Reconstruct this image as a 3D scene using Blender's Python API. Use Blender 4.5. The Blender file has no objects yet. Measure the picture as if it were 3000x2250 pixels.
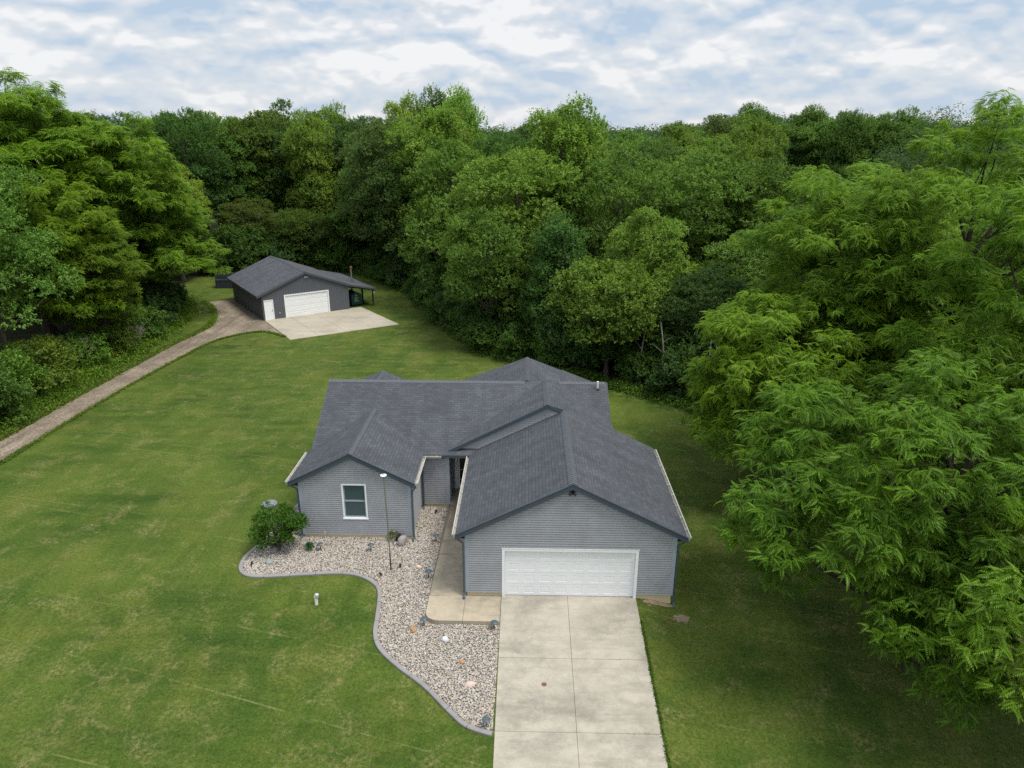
import bpy, math, random
import numpy as np
from mathutils import Vector, Matrix
R = math.radians
scene = bpy.context.scene
C = scene.collection

# ------------------------------------------------------------------ camera
cam_d = bpy.data.cameras.new('camera'); cam = bpy.data.objects.new('camera', cam_d); C.objects.link(cam)
cam_d.sensor_width = 36; cam_d.lens = 24.97; cam_d.clip_start = 0.3; cam_d.clip_end = 6000
cam.matrix_world = Matrix(((0.999769, -0.010202, 0.018914, 2.5394), (0.021244, 0.336588, -0.941413, -22.9372),
                           (0.003238, 0.941597, 0.336727, 16.9432), (0, 0, 0, 1)))
scene.camera = cam
# ------------------------------------------------------------------ light
SUN_EL, SUN_AZ = 66, 112         # azimuth measured from +y towards +x
w = bpy.data.worlds.new('World'); scene.world = w; w.use_nodes = True
nt = w.node_tree; nt.nodes.clear()
def wn(t, **k):
    n = nt.nodes.new(t)
    for a, b in k.items(): setattr(n, a, b)
    return n
def wl(a, b): nt.links.new(a, b)
out = wn('ShaderNodeOutputWorld'); bg = wn('ShaderNodeBackground'); bg.inputs[1].default_value = 0.1
sky = wn('ShaderNodeTexSky', sky_type='NISHITA', sun_disc=False); sky.sun_elevation = R(SUN_EL); sky.sun_rotation = R(SUN_AZ)
sky.altitude = 200; sky.air_density = 1; sky.dust_density = 1.2
tc = wn('ShaderNodeTexCoord'); nrm = wn('ShaderNodeVectorMath', operation='NORMALIZE'); wl(tc.outputs['Generated'], nrm.inputs[0])
def vmap(scale, loc):
    m = wn('ShaderNodeMapping'); m.inputs['Scale'].default_value = scale; m.inputs['Location'].default_value = loc
    wl(nrm.outputs[0], m.inputs[0]); return m.outputs[0]
def wnoise(v, s, det=8, rough=.55, dist=0.0):
    n = wn('ShaderNodeTexNoise'); n.inputs['Scale'].default_value = s; n.inputs['Detail'].default_value = det
    n.inputs['Roughness'].default_value = rough; n.inputs['Distortion'].default_value = dist; wl(v, n.inputs['Vector']); return n.outputs[0]
def wm(op, a, b, clamp=False):
    n = wn('ShaderNodeMath', operation=op); n.use_clamp = clamp
    for i, x in enumerate((a, b)):
        if x is None: continue
        if isinstance(x, (int, float)): n.inputs[i].default_value = x
        else: wl(x, n.inputs[i])
    return n.outputs[0]
def wramp(f, pts):
    r = wn('ShaderNodeValToRGB'); e = r.color_ramp.elements
    while len(e) < len(pts): e.new(0.5)
    for k, (p, c) in enumerate(pts): e[k].position = p; e[k].color = (*c, 1)
    wl(f, r.inputs[0]); return r
def wmix(f, a, b, mode='MIX'):
    n = wn('ShaderNodeMixRGB', blend_type=mode)
    for i, x in enumerate((f, a, b)):
        if isinstance(x, (int, float)): n.inputs[i].default_value = x
        elif isinstance(x, tuple): n.inputs[i].default_value = (*x, 1)
        else: wl(x, n.inputs[i])
    return n.outputs[0]
SZ = 2.1
def puff(dz):
    v = vmap((1, 1, SZ), (3.3, 1.7, .4 + dz)); acc = None
    for sc_, am in ((6.0, 1.2), (14, .6), (34, .26)):
        t_ = wm('MULTIPLY', wm('ABSOLUTE', wm('SUBTRACT', wnoise(v, sc_, 1.5, .5, .0), .5), None), 2.6 * am); acc = t_ if acc is None else wm('ADD', acc, t_)
    return acc                                                          # rounded heaps with creases between them
d1 = puff(0.0); d2 = puff(.026)
big = wnoise(vmap((1, 1, 4.4), (8.1, 2.2, 1.0)), 4.6, 3, .5)
lit = wm('MULTIPLY', wm("SUBTRACT", d1, d2), .85)                      # >0 towards the tops of the heaps
tone = wm('ADD', wm('ADD', lit, wm('ADD', wm('MULTIPLY', d1, .14), .235)), wm('MULTIPLY', wm('SUBTRACT', big, .5), 1.35))
cl = wramp(tone, [(0.0, (5.3, 6.6, 8.2)), (0.18, (6.7, 7.5, 8.5)), (0.38, (7.9, 8.3, 8.8)), (0.56, (9.9, 9.9, 10.0))])
skyc = wmix(.12, cl.outputs[0], sky.outputs[0])
sep = wn('ShaderNodeSeparateXYZ'); wl(nrm.outputs[0], sep.inputs[0])
hz = wramp(sep.outputs[2], [(0.0, (1, 1, 1)), (0.1, (0, 0, 0))])
skyc = wmix(wm("MULTIPLY", hz.outputs[0], .25), skyc, (7.2, 7.7, 8.3))
hi = wramp(sep.outputs[2], [(0.16, (.62, .62, .62)), (0.7, (1, .99, .97))]); skyc = wmix(1.0, skyc, (1.45, 1.45, 1.45), 'MULTIPLY')
skyc = wmix(1.0, skyc, hi.outputs[0], 'MULTIPLY')
wl(skyc, bg.inputs[0]); wl(bg.outputs[0], out.inputs[0])

sl = bpy.data.lights.new('sun', 'SUN'); sl.energy = 3.6; sl.angle = R(22); sl.color = (1.0, .96, .88)
w.cycles.sampling_method = 'MANUAL'; w.cycles.sample_map_resolution = 512
so = bpy.data.objects.new('sun', sl); C.objects.link(so)
sdir = Vector((math.sin(R(SUN_AZ)) * math.cos(R(SUN_EL)), math.cos(R(SUN_AZ)) * math.cos(R(SUN_EL)), math.sin(R(SUN_EL))))
so.rotation_euler = sdir.to_track_quat('Z', 'Y').to_euler()
vs = scene.view_settings; vs.view_transform = 'Standard'; vs.look = 'None'; vs.exposure = 0.12; vs.gamma = 1; vs.use_curve_mapping = False
cy = scene.cycles; cy.max_bounces = 6; cy.diffuse_bounces = 3; cy.glossy_bounces = 2; cy.transmission_bounces = 4; cy.transparent_max_bounces = 6
cy.use_denoising = False; cy.sample_clamp_indirect = 5

# ------------------------------------------------------------------ helpers
def ss(a, b, v):
    t = np.clip((np.asarray(v, float) - a) / (b - a), 0, 1); return t * t * (3 - 2 * t)
def terr(x, y):
    x = np.asarray(x, float); y = np.asarray(y, float)
    z = np.where(y < 0, 0.11 * np.maximum(y, -40) * (0.35 + 0.65 * ss(-12, 0, x)), 0.0)
    return z - 0.4 * ss(15, 38, y) - 0.28 * ss(6.95, 8.6, x)
def tz(x, y): return float(terr(x, y))

def new_mat(name):
    m = bpy.data.materials.new(name); m.use_nodes = True; m.node_tree.nodes.clear(); return m
class NB:
    def __init__(s, name):
        s.m = new_mat(name); s.t = s.m.node_tree
        s.out = s.n('ShaderNodeOutputMaterial'); s.p = s.n('ShaderNodeBsdfPrincipled'); s.l(s.p.outputs[0], s.out.inputs[0])
        s.tc = s.n('ShaderNodeTexCoord')
    def n(s, t, **k):
        x = s.t.nodes.new(t)
        for a, b in k.items(): setattr(x, a, b)
        return x
    def l(s, a, b): s.t.links.new(a, b)
    def put(s, sock, x):
        if isinstance(x, (int, float)): sock.default_value = x
        elif isinstance(x, tuple): sock.default_value = (*x, 1) if len(x) == 3 and sock.type == 'RGBA' else x
        else: s.l(x, sock)
    def map(s, scale=(1, 1, 1), rot=(0, 0, 0), src='Object', loc=(0, 0, 0)):
        m = s.n('ShaderNodeMapping'); m.inputs['Scale'].default_value = scale; m.inputs['Rotation'].default_value = rot; m.inputs['Location'].default_value = loc
        s.l(s.tc.outputs[src], m.inputs[0]); return m.outputs[0]
    def noise(s, sc, det=4, rough=.5, v=None, dist=0.0):
        n = s.n('ShaderNodeTexNoise'); n.inputs['Scale'].default_value = sc; n.inputs['Detail'].default_value = det
        n.inputs['Roughness'].default_value = rough; n.inputs['Distortion'].default_value = dist
        s.l(v if v is not None else s.tc.outputs['Object'], n.inputs['Vector']); return n.outputs[0]
    def ramp(s, f, pts, interp='LINEAR'):
        r = s.n('ShaderNodeValToRGB'); r.color_ramp.interpolation = interp; e = r.color_ramp.elements
        while len(e) < len(pts): e.new(0.5)
        for k, (p, c) in enumerate(pts):
            e[k].position = p; e[k].color = (*c, 1) if isinstance(c, tuple) else (c, c, c, 1)
        s.l(f, r.inputs[0]); return r.outputs[0]
    def mix(s, f, a, b, mode='MIX'):
        n = s.n('ShaderNodeMixRGB', blend_type=mode); s.put(n.inputs[0], f); s.put(n.inputs[1], a); s.put(n.inputs[2], b); return n.outputs[0]
    def math(s, op, a, b=0.0, clamp=False):
        n = s.n('ShaderNodeMath', operation=op); n.use_clamp = clamp; s.put(n.inputs[0], a); s.put(n.inputs[1], b); return n.outputs[0]
    def bump(s, h, strength=.3, dist=.02):
        b = s.n('ShaderNodeBump'); b.inputs['Strength'].default_value = strength; b.inputs['Distance'].default_value = dist
        s.l(h, b.inputs['Height']); s.l(b.outputs[0], s.p.inputs['Normal'])
    def fin(s, col, rough=.8, spec=.3, metal=0.0):
        s.put(s.p.inputs['Base Color'], col); s.put(s.p.inputs['Roughness'], rough); s.put(s.p.inputs['Specular IOR Level'], spec)
        s.put(s.p.inputs['Metallic'], metal); return s.m

def plain(name, col, rough=.6, spec=.3, var=.12, sc=3.0, metal=0.0, bmp=0.0):
    b = NB(name); n = b.noise(sc, 5, .6)
    c = b.mix(1.0, col, b.ramp(n, [(0.3, 1 - var), (0.7, 1 + var)]), 'MULTIPLY')
    if bmp: b.bump(b.noise(60, 3), bmp, .01)
    return b.fin(c, rough, spec, metal)

def link_mesh(name, me, mats, parent=None):
    o = bpy.data.objects.new(name, me); C.objects.link(o)
    for m in (mats if isinstance(mats, (list, tuple)) else [mats]): me.materials.append(m)
    if parent is not None: o.parent = parent
    return o
def arrays_mesh(name, V, F, attr=None):
    """V (n,3), F (m,k) with constant k"""
    me = bpy.data.meshes.new(name); V = np.ascontiguousarray(V, dtype=np.float32); F = np.ascontiguousarray(F, dtype=np.int32)
    m, k = F.shape
    me.vertices.add(len(V)); me.vertices.foreach_set('co', V.ravel())
    me.loops.add(m * k); me.loops.foreach_set('vertex_index', F.ravel())
    me.polygons.add(m); me.polygons.foreach_set('loop_start', np.arange(0, m * k, k, dtype=np.int32))
    me.update(calc_edges=True)
    if attr is not None:
        a = me.attributes.new('rnd', 'FLOAT', 'FACE'); a.data.foreach_set('value', np.ascontiguousarray(attr, dtype=np.float32))
    return me
class MB:
    def __init__(s): s.v = []; s.f = []; s.mi = []; s.uv = []
    def poly(s, pts, mi=0, uv=None):
        i = len(s.v); s.v += [tuple(map(float, p)) for p in pts]; s.f.append(tuple(range(i, i + len(pts)))); s.mi.append(mi)
        s.uv += [tuple(q) for q in (uv if uv is not None else auto_uv(pts))]
    def box(s, a, b, mi=0, fr=None):
        x0, y0, z0 = a; x1, y1, z1 = b
        P = [(x0, y0, z0), (x1, y0, z0), (x1, y1, z0), (x0, y1, z0), (x0, y0, z1), (x1, y0, z1), (x1, y1, z1), (x0, y1, z1)]
        if fr: P = [fr(*p) for p in P]
        for q in ((0, 3, 2, 1), (4, 5, 6, 7), (0, 1, 5, 4), (1, 2, 6, 5), (2, 3, 7, 6), (3, 0, 4, 7)): s.poly([P[k] for k in q], mi)
    def beam(s, p0, p1, w_, h_, up=(0, 0, 1), mi=0):
        p0 = Vector(p0); p1 = Vector(p1); d = (p1 - p0).normalized(); sd = d.cross(Vector(up)).normalized() * (w_ / 2); u = sd.cross(d).normalized() * (h_ / 2)
        P = [p + a * sd + b * u for p in (p0, p1) for a, b in ((-1, -1), (1, -1), (1, 1), (-1, 1))]
        for q in ((3, 2, 1, 0), (4, 5, 6, 7), (0, 1, 5, 4), (1, 2, 6, 5), (2, 3, 7, 6), (3, 0, 4, 7)): s.poly([P[k] for k in q], mi)
    def slab(s, pts, t, mi_top=0, mi_side=1):
        """polygon (counter-clockwise from above) with thickness t straight down"""
        lo = [(p[0], p[1], p[2] - t) for p in pts]
        s.poly(pts, mi_top); s.poly(lo[::-1], mi_side)
        n = len(pts)
        for i in range(n):
            j = (i + 1) % n; s.poly([lo[i], lo[j], pts[j], pts[i]], mi_side)
    def lathe(s, prof, c=(0, 0, 0), n=12, mi=0, tilt=None):
        M = tilt or Matrix.Identity(3); c = Vector(c)
        ring = [[c + M @ Vector((r * math.cos(2 * math.pi * k / n), r * math.sin(2 * math.pi * k / n), z)) for k in range(n)] for r, z in prof]
        for i in range(len(prof) - 1):
            for k in range(n):
                j = (k + 1) % n
                s.poly([ring[i][k], ring[i][j], ring[i + 1][j], ring[i + 1][k]], mi)
        if prof[-1][0] > 1e-4: s.poly(ring[-1], mi)
        if prof[0][0] > 1e-4: s.poly(ring[0][::-1], mi)
    def tube(s, path, rad, n=8, mi=0):
        path = [Vector(p) for p in path]; rad = rad if isinstance(rad, (list, tuple)) else [rad] * len(path); rings = []
        for i, p in enumerate(path):
            d = (path[min(i + 1, len(path) - 1)] - path[max(i - 1, 0)]).normalized()
            a = d.cross(Vector((0.13, 0.21, 0.97)) if abs(d.z) < .95 else Vector((1, 0, 0))).normalized(); b = d.cross(a)
            rings.append([p + (a * math.cos(2 * math.pi * k / n) + b * math.sin(2 * math.pi * k / n)) * rad[i] for k in range(n)])
        for i in range(len(path) - 1):
            for k in range(n):
                j = (k + 1) % n; s.poly([rings[i][k], rings[i][j], rings[i + 1][j], rings[i + 1][k]], mi)
        s.poly(rings[0][::-1], mi); s.poly(rings[-1], mi)
    def build(s, name, mats, parent=None, smooth=False):
        me = bpy.data.meshes.new(name); me.from_pydata(s.v, [], s.f); me.update()
        me.polygons.foreach_set('material_index', s.mi)
        uvl = me.uv_layers.new(name='UVMap'); uvl.data.foreach_set('uv', np.array(s.uv, dtype=np.float32).ravel())
        if smooth: me.polygons.foreach_set('use_smooth', [True] * len(s.f))
        return link_mesh(name, me, mats, parent)
def auto_uv(pts):
    p = [Vector(q) for q in pts]; n = Vector((0, 0, 0))
    for i in range(len(p)): n += (p[i]).cross(p[(i + 1) % len(p)])
    if n.length < 1e-9: return [(0, 0)] * len(p)
    n.normalize(); u = Vector((0, 0, 1)).cross(n)
    u = Vector((1, 0, 0)) if u.length < 1e-3 else u.normalized()
    v = n.cross(u); return [(q.dot(u), q.dot(v)) for q in p]
def tag(o, label=None, cat=None, group=None, kind=None):
    if label: o['label'] = label
    if cat: o['category'] = cat
    if group: o['group'] = group
    if kind: o['kind'] = kind
    return o
def empty(name, loc=(0, 0, 0), rz=0, label=None, cat=None, group=None):
    o = bpy.data.objects.new(name, None); C.objects.link(o); o.location = loc; o.rotation_euler = (0, 0, rz); o.empty_display_size = .2
    return tag(o, label, cat, group)
def copy_thing(o, loc, rz, sc, label, group=None, color=None):
    r = o.copy(); C.objects.link(r); r.location = loc; r.rotation_euler = (0, 0, rz); r.scale = sc; r['label'] = label
    if group: r['group'] = group
    elif 'group' in r: del r['group']
    for ch in o.children:
        c = ch.copy(); C.objects.link(c); c.parent = r
        if color is not None and ch.name.split('.')[0] == 'crown': c.color = color
        for g in ch.children:
            d = g.copy(); C.objects.link(d); d.parent = c
    return r

# ------------------------------------------------------------------ materials
def mat_lawn():
    b = NB('lawn_grass'); P = b.tc.outputs['Object']
    base = b.ramp(b.noise(.16, 5, .6, dist=.4), [(0.36, (0.032, 0.064, 0.0085)), (0.5, (0.052, 0.090, 0.012)), (0.64, (0.085, 0.121, 0.019))])
    st = b.noise(1.0, 4, .6, b.map((.16, 1.1, 1), (0, 0, R(12))))          # mowing direction
    base = b.mix(b.ramp(st, [(.40, 0.0), (.66, 0.6)]), base, (0.096, 0.132, 0.022))
    st2 = b.noise(1.0, 3, .6, b.map((.9, .12, 1), (0, 0, R(-14)), loc=(4, 7, 0)))
    base = b.mix(b.ramp(st2, [(.45, 0.0), (.7, .5)]), base, (0.030, 0.068, 0.007))
    dry = b.math('MULTIPLY', b.ramp(b.noise(.75, 6, .72, dist=.5), [(.50, 0.0), (.66, 1.0)]), b.ramp(b.noise(7, 4, .7), [(.4, 0.0), (.62, .8)]))
    base = b.mix(dry, base, (.21, .19, .075))
    # thin straw lines left by the mower
    for (sc, rz, off, th) in ((.052, R(11.5), .3, .9997), (.041, R(14), 2.1, .9998)):
        wv = b.n('ShaderNodeTexWave', wave_type='BANDS', bands_direction='Y', wave_profile='SIN'); wv.inputs['Scale'].default_value = sc
        wv.inputs['Distortion'].default_value = .5; wv.inputs['Detail'].default_value = 1; wv.inputs['Detail Scale'].default_value = .12; wv.inputs['Phase Offset'].default_value = off
        b.l(b.map((1, 1, 1), (0, 0, rz)), wv.inputs['Vector'])
        m = b.math('MULTIPLY', b.math('MULTIPLY', b.math('SUBTRACT', wv.outputs[1], th), 1.6 / (1 - th), True), b.ramp(b.noise(.5, 6, .8), [(.44, 0.0), (.60, .42)]))
        base = b.mix(m, base, (.24, .24, .10))
    yel = b.ramp(b.noise(.34, 4, .6, b.map((1, 1, 1), loc=(9, 3, 0)), .3), [(.48, 0.0), (.64, .38)]); base = b.mix(yel, base, (.118, .132, .024))
    fine = b.noise(9, 6, .8); fine2 = b.noise(38, 3, .7)
    base = b.mix(1.0, base, b.ramp(fine, [(.3, .45), (.7, 1.28)]), 'MULTIPLY')
    base = b.mix(1.0, base, b.ramp(fine2, [(.3, .5), (.7, 1.55)]), 'MULTIPLY')
    b.bump(b.math('ADD', b.noise(22, 5, .8), fine), .55, .06)
    return b.fin(base, .85, .12)
def mat_concrete(name, col, stain=.35, sc=1.0, dark=(.13, .12, .105)):
    b = NB(name)
    n1 = b.ramp(b.noise(.55 * sc, 9, .74, dist=.1), [(.46, 0.0), (.66, 1.0)])
    n2 = b.ramp(b.noise(1.3 * sc, 8, .72, b.map((.35, 1.3, 1))), [(.46, 0.0), (.66, 1.0)])
    c = b.mix(b.math('MULTIPLY', n1, stain), col, dark)
    c = b.mix(b.math('MULTIPLY', n2, stain * .8), c, dark)
    c = b.mix(b.ramp(b.noise(.3, 3, .5), [(.4, 0.0), (.65, .35)]), c, tuple(min(1, q * 1.22) for q in col))
    c = b.mix(1.0, c, b.ramp(b.noise(45, 4, .75), [(.3, .84), (.7, 1.14)]), 'MULTIPLY')
    b.bump(b.noise(70, 4, .7), .25, .01)
    return b.fin(c, .88, .2)
def mat_shingle(name='roof_shingle', c1=(.050, .0545, .064), c2=(.069, .075, .087), mort=(.022, .024, .028)):
    b = NB(name)
    br = b.n('ShaderNodeTexBrick'); br.offset = .5; br.offset_frequency = 2; br.squash = 1
    br.inputs['Scale'].default_value = 1; br.inputs['Brick Width'].default_value = .30; br.inputs['Row Height'].default_value = .143
    br.inputs['Mortar Size'].default_value = .0085; br.inputs['Mortar Smooth'].default_value = .35; br.inputs['Bias'].default_value = 0
    for k, c in (('Color1', c1), ('Color2', c2), ('Mortar', mort)): br.inputs[k].default_value = (*c, 1)
    wob = b.n('ShaderNodeTexNoise'); wob.inputs['Scale'].default_value = 1.4; b.l(b.tc.outputs['UV'], wob.inputs['Vector'])
    vm = b.n('ShaderNodeVectorMath', operation='MULTIPLY_ADD'); b.l(wob.outputs[1], vm.inputs[0]); vm.inputs[1].default_value = (.05, .02, 0); b.l(b.tc.outputs['UV'], vm.inputs[2])
    b.l(vm.outputs[0], br.inputs['Vector'])
    c = b.mix(1.0, br.outputs[0], b.ramp(b.noise(.45, 5, .6, dist=.8), [(.3, .90), (.7, 1.10)]), 'MULTIPLY')
    streak = b.noise(1.0, 4, .6, b.map((1.6, .25, 1), src='UV'))
    c = b.mix(1.0, c, b.ramp(streak, [(.3, .82), (.7, 1.16)]), 'MULTIPLY')
    c = b.mix(b.ramp(b.noise(.8, 6, .7, dist=.5), [(.50, 0.0), (.66, .38)]), c, (.030, .033, .040))
    c = b.mix(1.0, c, b.ramp(b.noise(28, 4, .8), [(.3, .78), (.7, 1.22)]), 'MULTIPLY')
    b.bump(br.outputs[1], -.7, .02)
    return b.fin(c, .8, .35)
def mat_gravel_road():
    b = NB('gravel_road')
    c = b.ramp(b.noise(.5, 6, .65), [(.35, (.145, .115, .086)), (.65, (.235, .195, .15))])
    rut = b.noise(1.0, 4, .6, b.map((2.2, .12, 1)))
    c = b.mix(b.ramp(rut, [(.45, 0.0), (.65, .7)]), c, (.12, .10, .082))
    v = b.n('ShaderNodeTexVoronoi'); v.inputs['Scale'].default_value = 14; b.l(b.tc.outputs['Object'], v.inputs['Vector'])
    bw = b.n('ShaderNodeRGBToBW'); b.l(v.outputs['Color'], bw.inputs[0])
    c = b.mix(1.0, c, b.ramp(bw.outputs[0], [(.1, .62), (.9, 1.42)]), 'MULTIPLY')
    b.bump(v.outputs['Distance'], -.5, .03)
    return b.fin(c, .95, .1)
def mat_foliage(name, trans=.34, rough=.5, var=.42, tip=(1.28, 1.22, .75)):
    b = NB(name)
    oi = b.n('ShaderNodeObjectInfo'); at = b.n('ShaderNodeAttribute', attribute_name='rnd')
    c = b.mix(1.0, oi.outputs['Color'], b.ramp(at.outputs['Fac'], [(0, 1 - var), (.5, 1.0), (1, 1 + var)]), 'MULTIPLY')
    cl_ = b.noise(.45, 3, .6)
    c = b.mix(b.ramp(cl_, [(.42, 0.0), (.64, .45)]), c, b.mix(1.0, c, tip, 'MULTIPLY'))
    b.put(b.p.inputs['Base Color'], c); b.p.inputs['Roughness'].default_value = rough; b.p.inputs['Specular IOR Level'].default_value = .12
    tr = b.n('ShaderNodeBsdfTranslucent'); b.l(b.mix(1.0, c, (1.25, 1.42, .55), 'MULTIPLY'), tr.inputs[0])
    mx = b.n('ShaderNodeMixShader'); mx.inputs[0].default_value = trans
    b.l(b.p.outputs[0], mx.inputs[1]); b.l(tr.outputs[0], mx.inputs[2]); b.l(mx.outputs[0], b.out.inputs[0])
    return b.m
def mat_bark(name, col):
    b = NB(name); n = b.noise(1, 6, .7, b.map((9, 9, 1.6)))
    c = b.mix(1.0, col, b.ramp(n, [(.3, .5), (.7, 1.45)]), 'MULTIPLY'); b.bump(n, .8, .05)
    return b.fin(c, .95, .1)
def mat_stones():
    b = NB('river_stone'); at = b.n('ShaderNodeAttribute', attribute_name='rnd')
    c = b.ramp(at.outputs['Fac'], [(0, (.22, .21, .205)), (.08, (.36, .33, .30)), (.26, (.55, .46, .36)), (.46, (.62, .54, .44)), (.60, (.46, .44, .42)), (.70, (.56, .45, .36)), (.80, (.66, .62, .56)), (.97, (.76, .74, .70))], 'CONSTANT')
    c = b.mix(1.0, c, b.ramp(b.noise(30, 3, .6), [(.3, .54), (.7, .80)]), 'MULTIPLY')
    return b.fin(c, .75, .3)

M = {}
M['lawn'] = mat_lawn()
M['concrete'] = mat_concrete('driveway_concrete', (.365, .335, .275), .62)
M['concrete2'] = mat_concrete('walk_concrete', (.36, .31, .23), .6, 1.4)
M['apron'] = mat_concrete('apron_concrete', (.36, .325, .26), .42, .8)
M['found'] = mat_concrete('foundation_concrete', (.55, .46, .28), .12, 2)
M['kerb'] = mat_concrete('edging_concrete', (.23, .22, .22), .3, 3)
M['joint'] = plain('joint_dirt', (.07, .06, .045), .95, .1)
M['shingle'] = mat_shingle()
M['shingle_cap'] = plain('ridge_shingle', (.085, .093, .108), .8, .3, .16, 9)
M['fascia'] = plain('fascia_paint', (.052, .068, .088), .5, .4, .08, 2)
M['siding'] = plain('vinyl_siding', (.315, .325, .345), .5, .35, .09, 1.6)
M['trim'] = plain('corner_trim_vinyl', (.29, .33, .375), .5, .35, .05, 2)
M['white'] = plain('white_paint', (.78, .79, .80), .45, .4, .03, 2)
M['gutter'] = plain('gutter_aluminium', (.37, .355, .32), .5, .4, .12, 6)
M['spout'] = plain('downspout_paint', (.06, .085, .10), .45, .4, .08, 3)
M['dark'] = plain('black_plastic', (.012, .012, .014), .5, .4, .1)
M['glass_dark'] = NB('dark_glass').fin((.006, .007, .009), .08, .5)
def mat_blind():
    b = NB('blinds_behind_glass'); wv = b.n('ShaderNodeTexWave', wave_type='BANDS', bands_direction='Z', wave_profile='SAW'); wv.inputs['Scale'].default_value = 6.5
    b.l(b.tc.outputs['Object'], wv.inputs['Vector'])
    return b.fin(b.mix(1.0, (.052, .088, .10), b.ramp(wv.outputs[1], [(0, .6), (.6, 1.2), (1, .7)]), 'MULTIPLY'), .12, .6)
M['blind'] = mat_blind()
M['shed_wall'] = plain('shed_steel', (.095, .102, .118), .45, .4, .06, 1.5)
M['shed_roof'] = mat_shingle('shed_shingle', (.055, .058, .070), (.085, .089, .104), (.028, .03, .037))
M['shed_fascia'] = plain('shed_fascia_paint', (.07, .075, .085), .5, .4)
M['post'] = plain('dark_timber', (.045, .035, .028), .9, .1, .25, 6)
M['steel'] = plain('flue_steel', (.35, .36, .38), .35, .5, .15, 8, .8)
M['rust'] = plain('rusty_cap', (.16, .075, .04), .8, .2, .3, 12)
M['green'] = plain('green_enamel', (.012, .07, .06), .5, .4, .12, 4)
M['bin'] = plain('dark_bin', (.035, .04, .05), .6, .3, .15)
M['binrim'] = plain('bin_band', (.10, .11, .125), .6, .3)
M['road'] = mat_gravel_road()
M['stones'] = mat_stones()
M['gravel_bed'] = plain('gravel_bed_soil', (.20, .175, .15), .95, .1, .3, 20)
M['leaf'] = mat_foliage('broad_leaf')
M['pinnate'] = mat_foliage('pinnate_leaf', .36, .42, .52, (1.42, 1.26, .65))
M['bark'] = mat_bark('bark', (.10, .085, .07)); M['bark_dark'] = mat_bark('dark_bark', (.05, .04, .033)); M['bark_pale'] = mat_bark('pale_bark', (.30, .28, .25))
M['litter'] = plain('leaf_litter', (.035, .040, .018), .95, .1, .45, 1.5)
M['dirt'] = plain('bare_dirt', (.22, .175, .12), .95, .1, .25, 8)
M['septic'] = plain('grey_lid', (.17, .18, .21), .7, .3)
M['pvc'] = plain('white_pipe', (.66, .66, .63), .5, .3, .1, 5)
M['water'] = NB('pond_water').fin((.02, .03, .03), .04, .5)
M['meadow'] = plain('meadow_grass', (.13, .19, .045), .9, .1, .3, .08)

# ------------------------------------------------------------------ ground
def grid_mesh(name, xs, ys, zf, mat, kind='structure'):
    X, Y = np.meshgrid(xs, ys); Z = zf(X, Y); nx, ny = len(xs), len(ys)
    V = np.stack([X, Y, Z], -1).reshape(-1, 3); i = np.arange(nx * ny).reshape(ny, nx)
    F = np.stack([i[:-1, :-1], i[:-1, 1:], i[1:, 1:], i[1:, :-1]], -1).reshape(-1, 4)
    me = arrays_mesh(name, V, F); me.polygons.foreach_set('use_smooth', [True] * len(F)); o = link_mesh(name, me, mat); tag(o, kind=kind); return o
xs = np.unique(np.concatenate([[-3500, -1200, -500, -250, -120, -80], np.arange(-60, 40.1, .5), [50, 70, 120, 250, 500, 1200, 3500]]))
ys = np.unique(np.concatenate([[-600, -200, -90, -50], np.arange(-40, 80.1, .5), [90, 120, 200, 400, 800, 1600, 5000]]))
ground = grid_mesh('ground', xs, ys, terr, M['lawn']); tag(ground, 'mown green lawn with straw streaks around the grey house', kind='structure')

def sheet(name, outline, off, mat, step=.5, label=None, thick=0.0, side=None, zf=None):
    """a flat outline draped on the terrain: grid-free triangulation by bmesh with inner points"""
    from mathutils.geometry import delaunay_2d_cdt
    pts = []
    n = len(outline)
    for i in range(n):
        a = np.array(outline[i], float); b_ = np.array(outline[(i + 1) % n], float); k = max(1, int(np.hypot(*(b_ - a)) / step))
        for j in range(k): pts.append(tuple(a + (b_ - a) * j / k))
    nb = len(pts); ed = [(i, (i + 1) % nb) for i in range(nb)]
    A = np.array(pts); x0, y0 = A.min(0); x1, y1 = A.max(0)
    inner = []
    for x in np.arange(x0 + step, x1, step):
        for y in np.arange(y0 + step, y1, step): inner.append((x, y))
    vv, ee, ff, _, _, _ = delaunay_2d_cdt([Vector(p) for p in pts + inner], ed, [list(range(nb))], 1, 1e-5)
    h = zf or (lambda x, y: tz(x, y))
    vs_ = [(v.x, v.y, h(v.x, v.y) + off) for v in vv]; fs = [tuple(f) for f in ff]
    if thick:
        k0 = len(vs_); vs_ += [(p[0], p[1], h(*p) + off) for p in pts] + [(p[0], p[1], h(*p) + off - thick) for p in pts]
        for i in range(nb): j = (i + 1) % nb; fs.append((k0 + nb + i, k0 + nb + j, k0 + j, k0 + i))
    me = bpy.data.meshes.new(name); me.from_pydata(vs_, [], fs); me.update()
    o = link_mesh(name, me, mat); tag(o, label, kind='structure'); return o
def smooth_line(P, k=6, closed=False):
    P = [np.array(p, float) for p in P]; out_ = []; n = len(P)
    for i in range(n if closed else n - 1):
        p0, p1, p2, p3 = (P[(i - 1) % n] if closed or i > 0 else P[0], P[i], P[(i + 1) % n], P[(i + 2) % n] if closed or i + 2 < n else P[-1])
        for j in range(k):
            t = j / k; out_.append(tuple(.5 * (2 * p1 + (p2 - p0) * t + (2 * p0 - 5 * p1 + 4 * p2 - p3) * t * t + (3 * p1 - p0 - 3 * p2 + p3) * t ** 3)))
    if not closed: out_.append(tuple(P[-1]))
    return out_
rng0 = random.Random(5)
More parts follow.
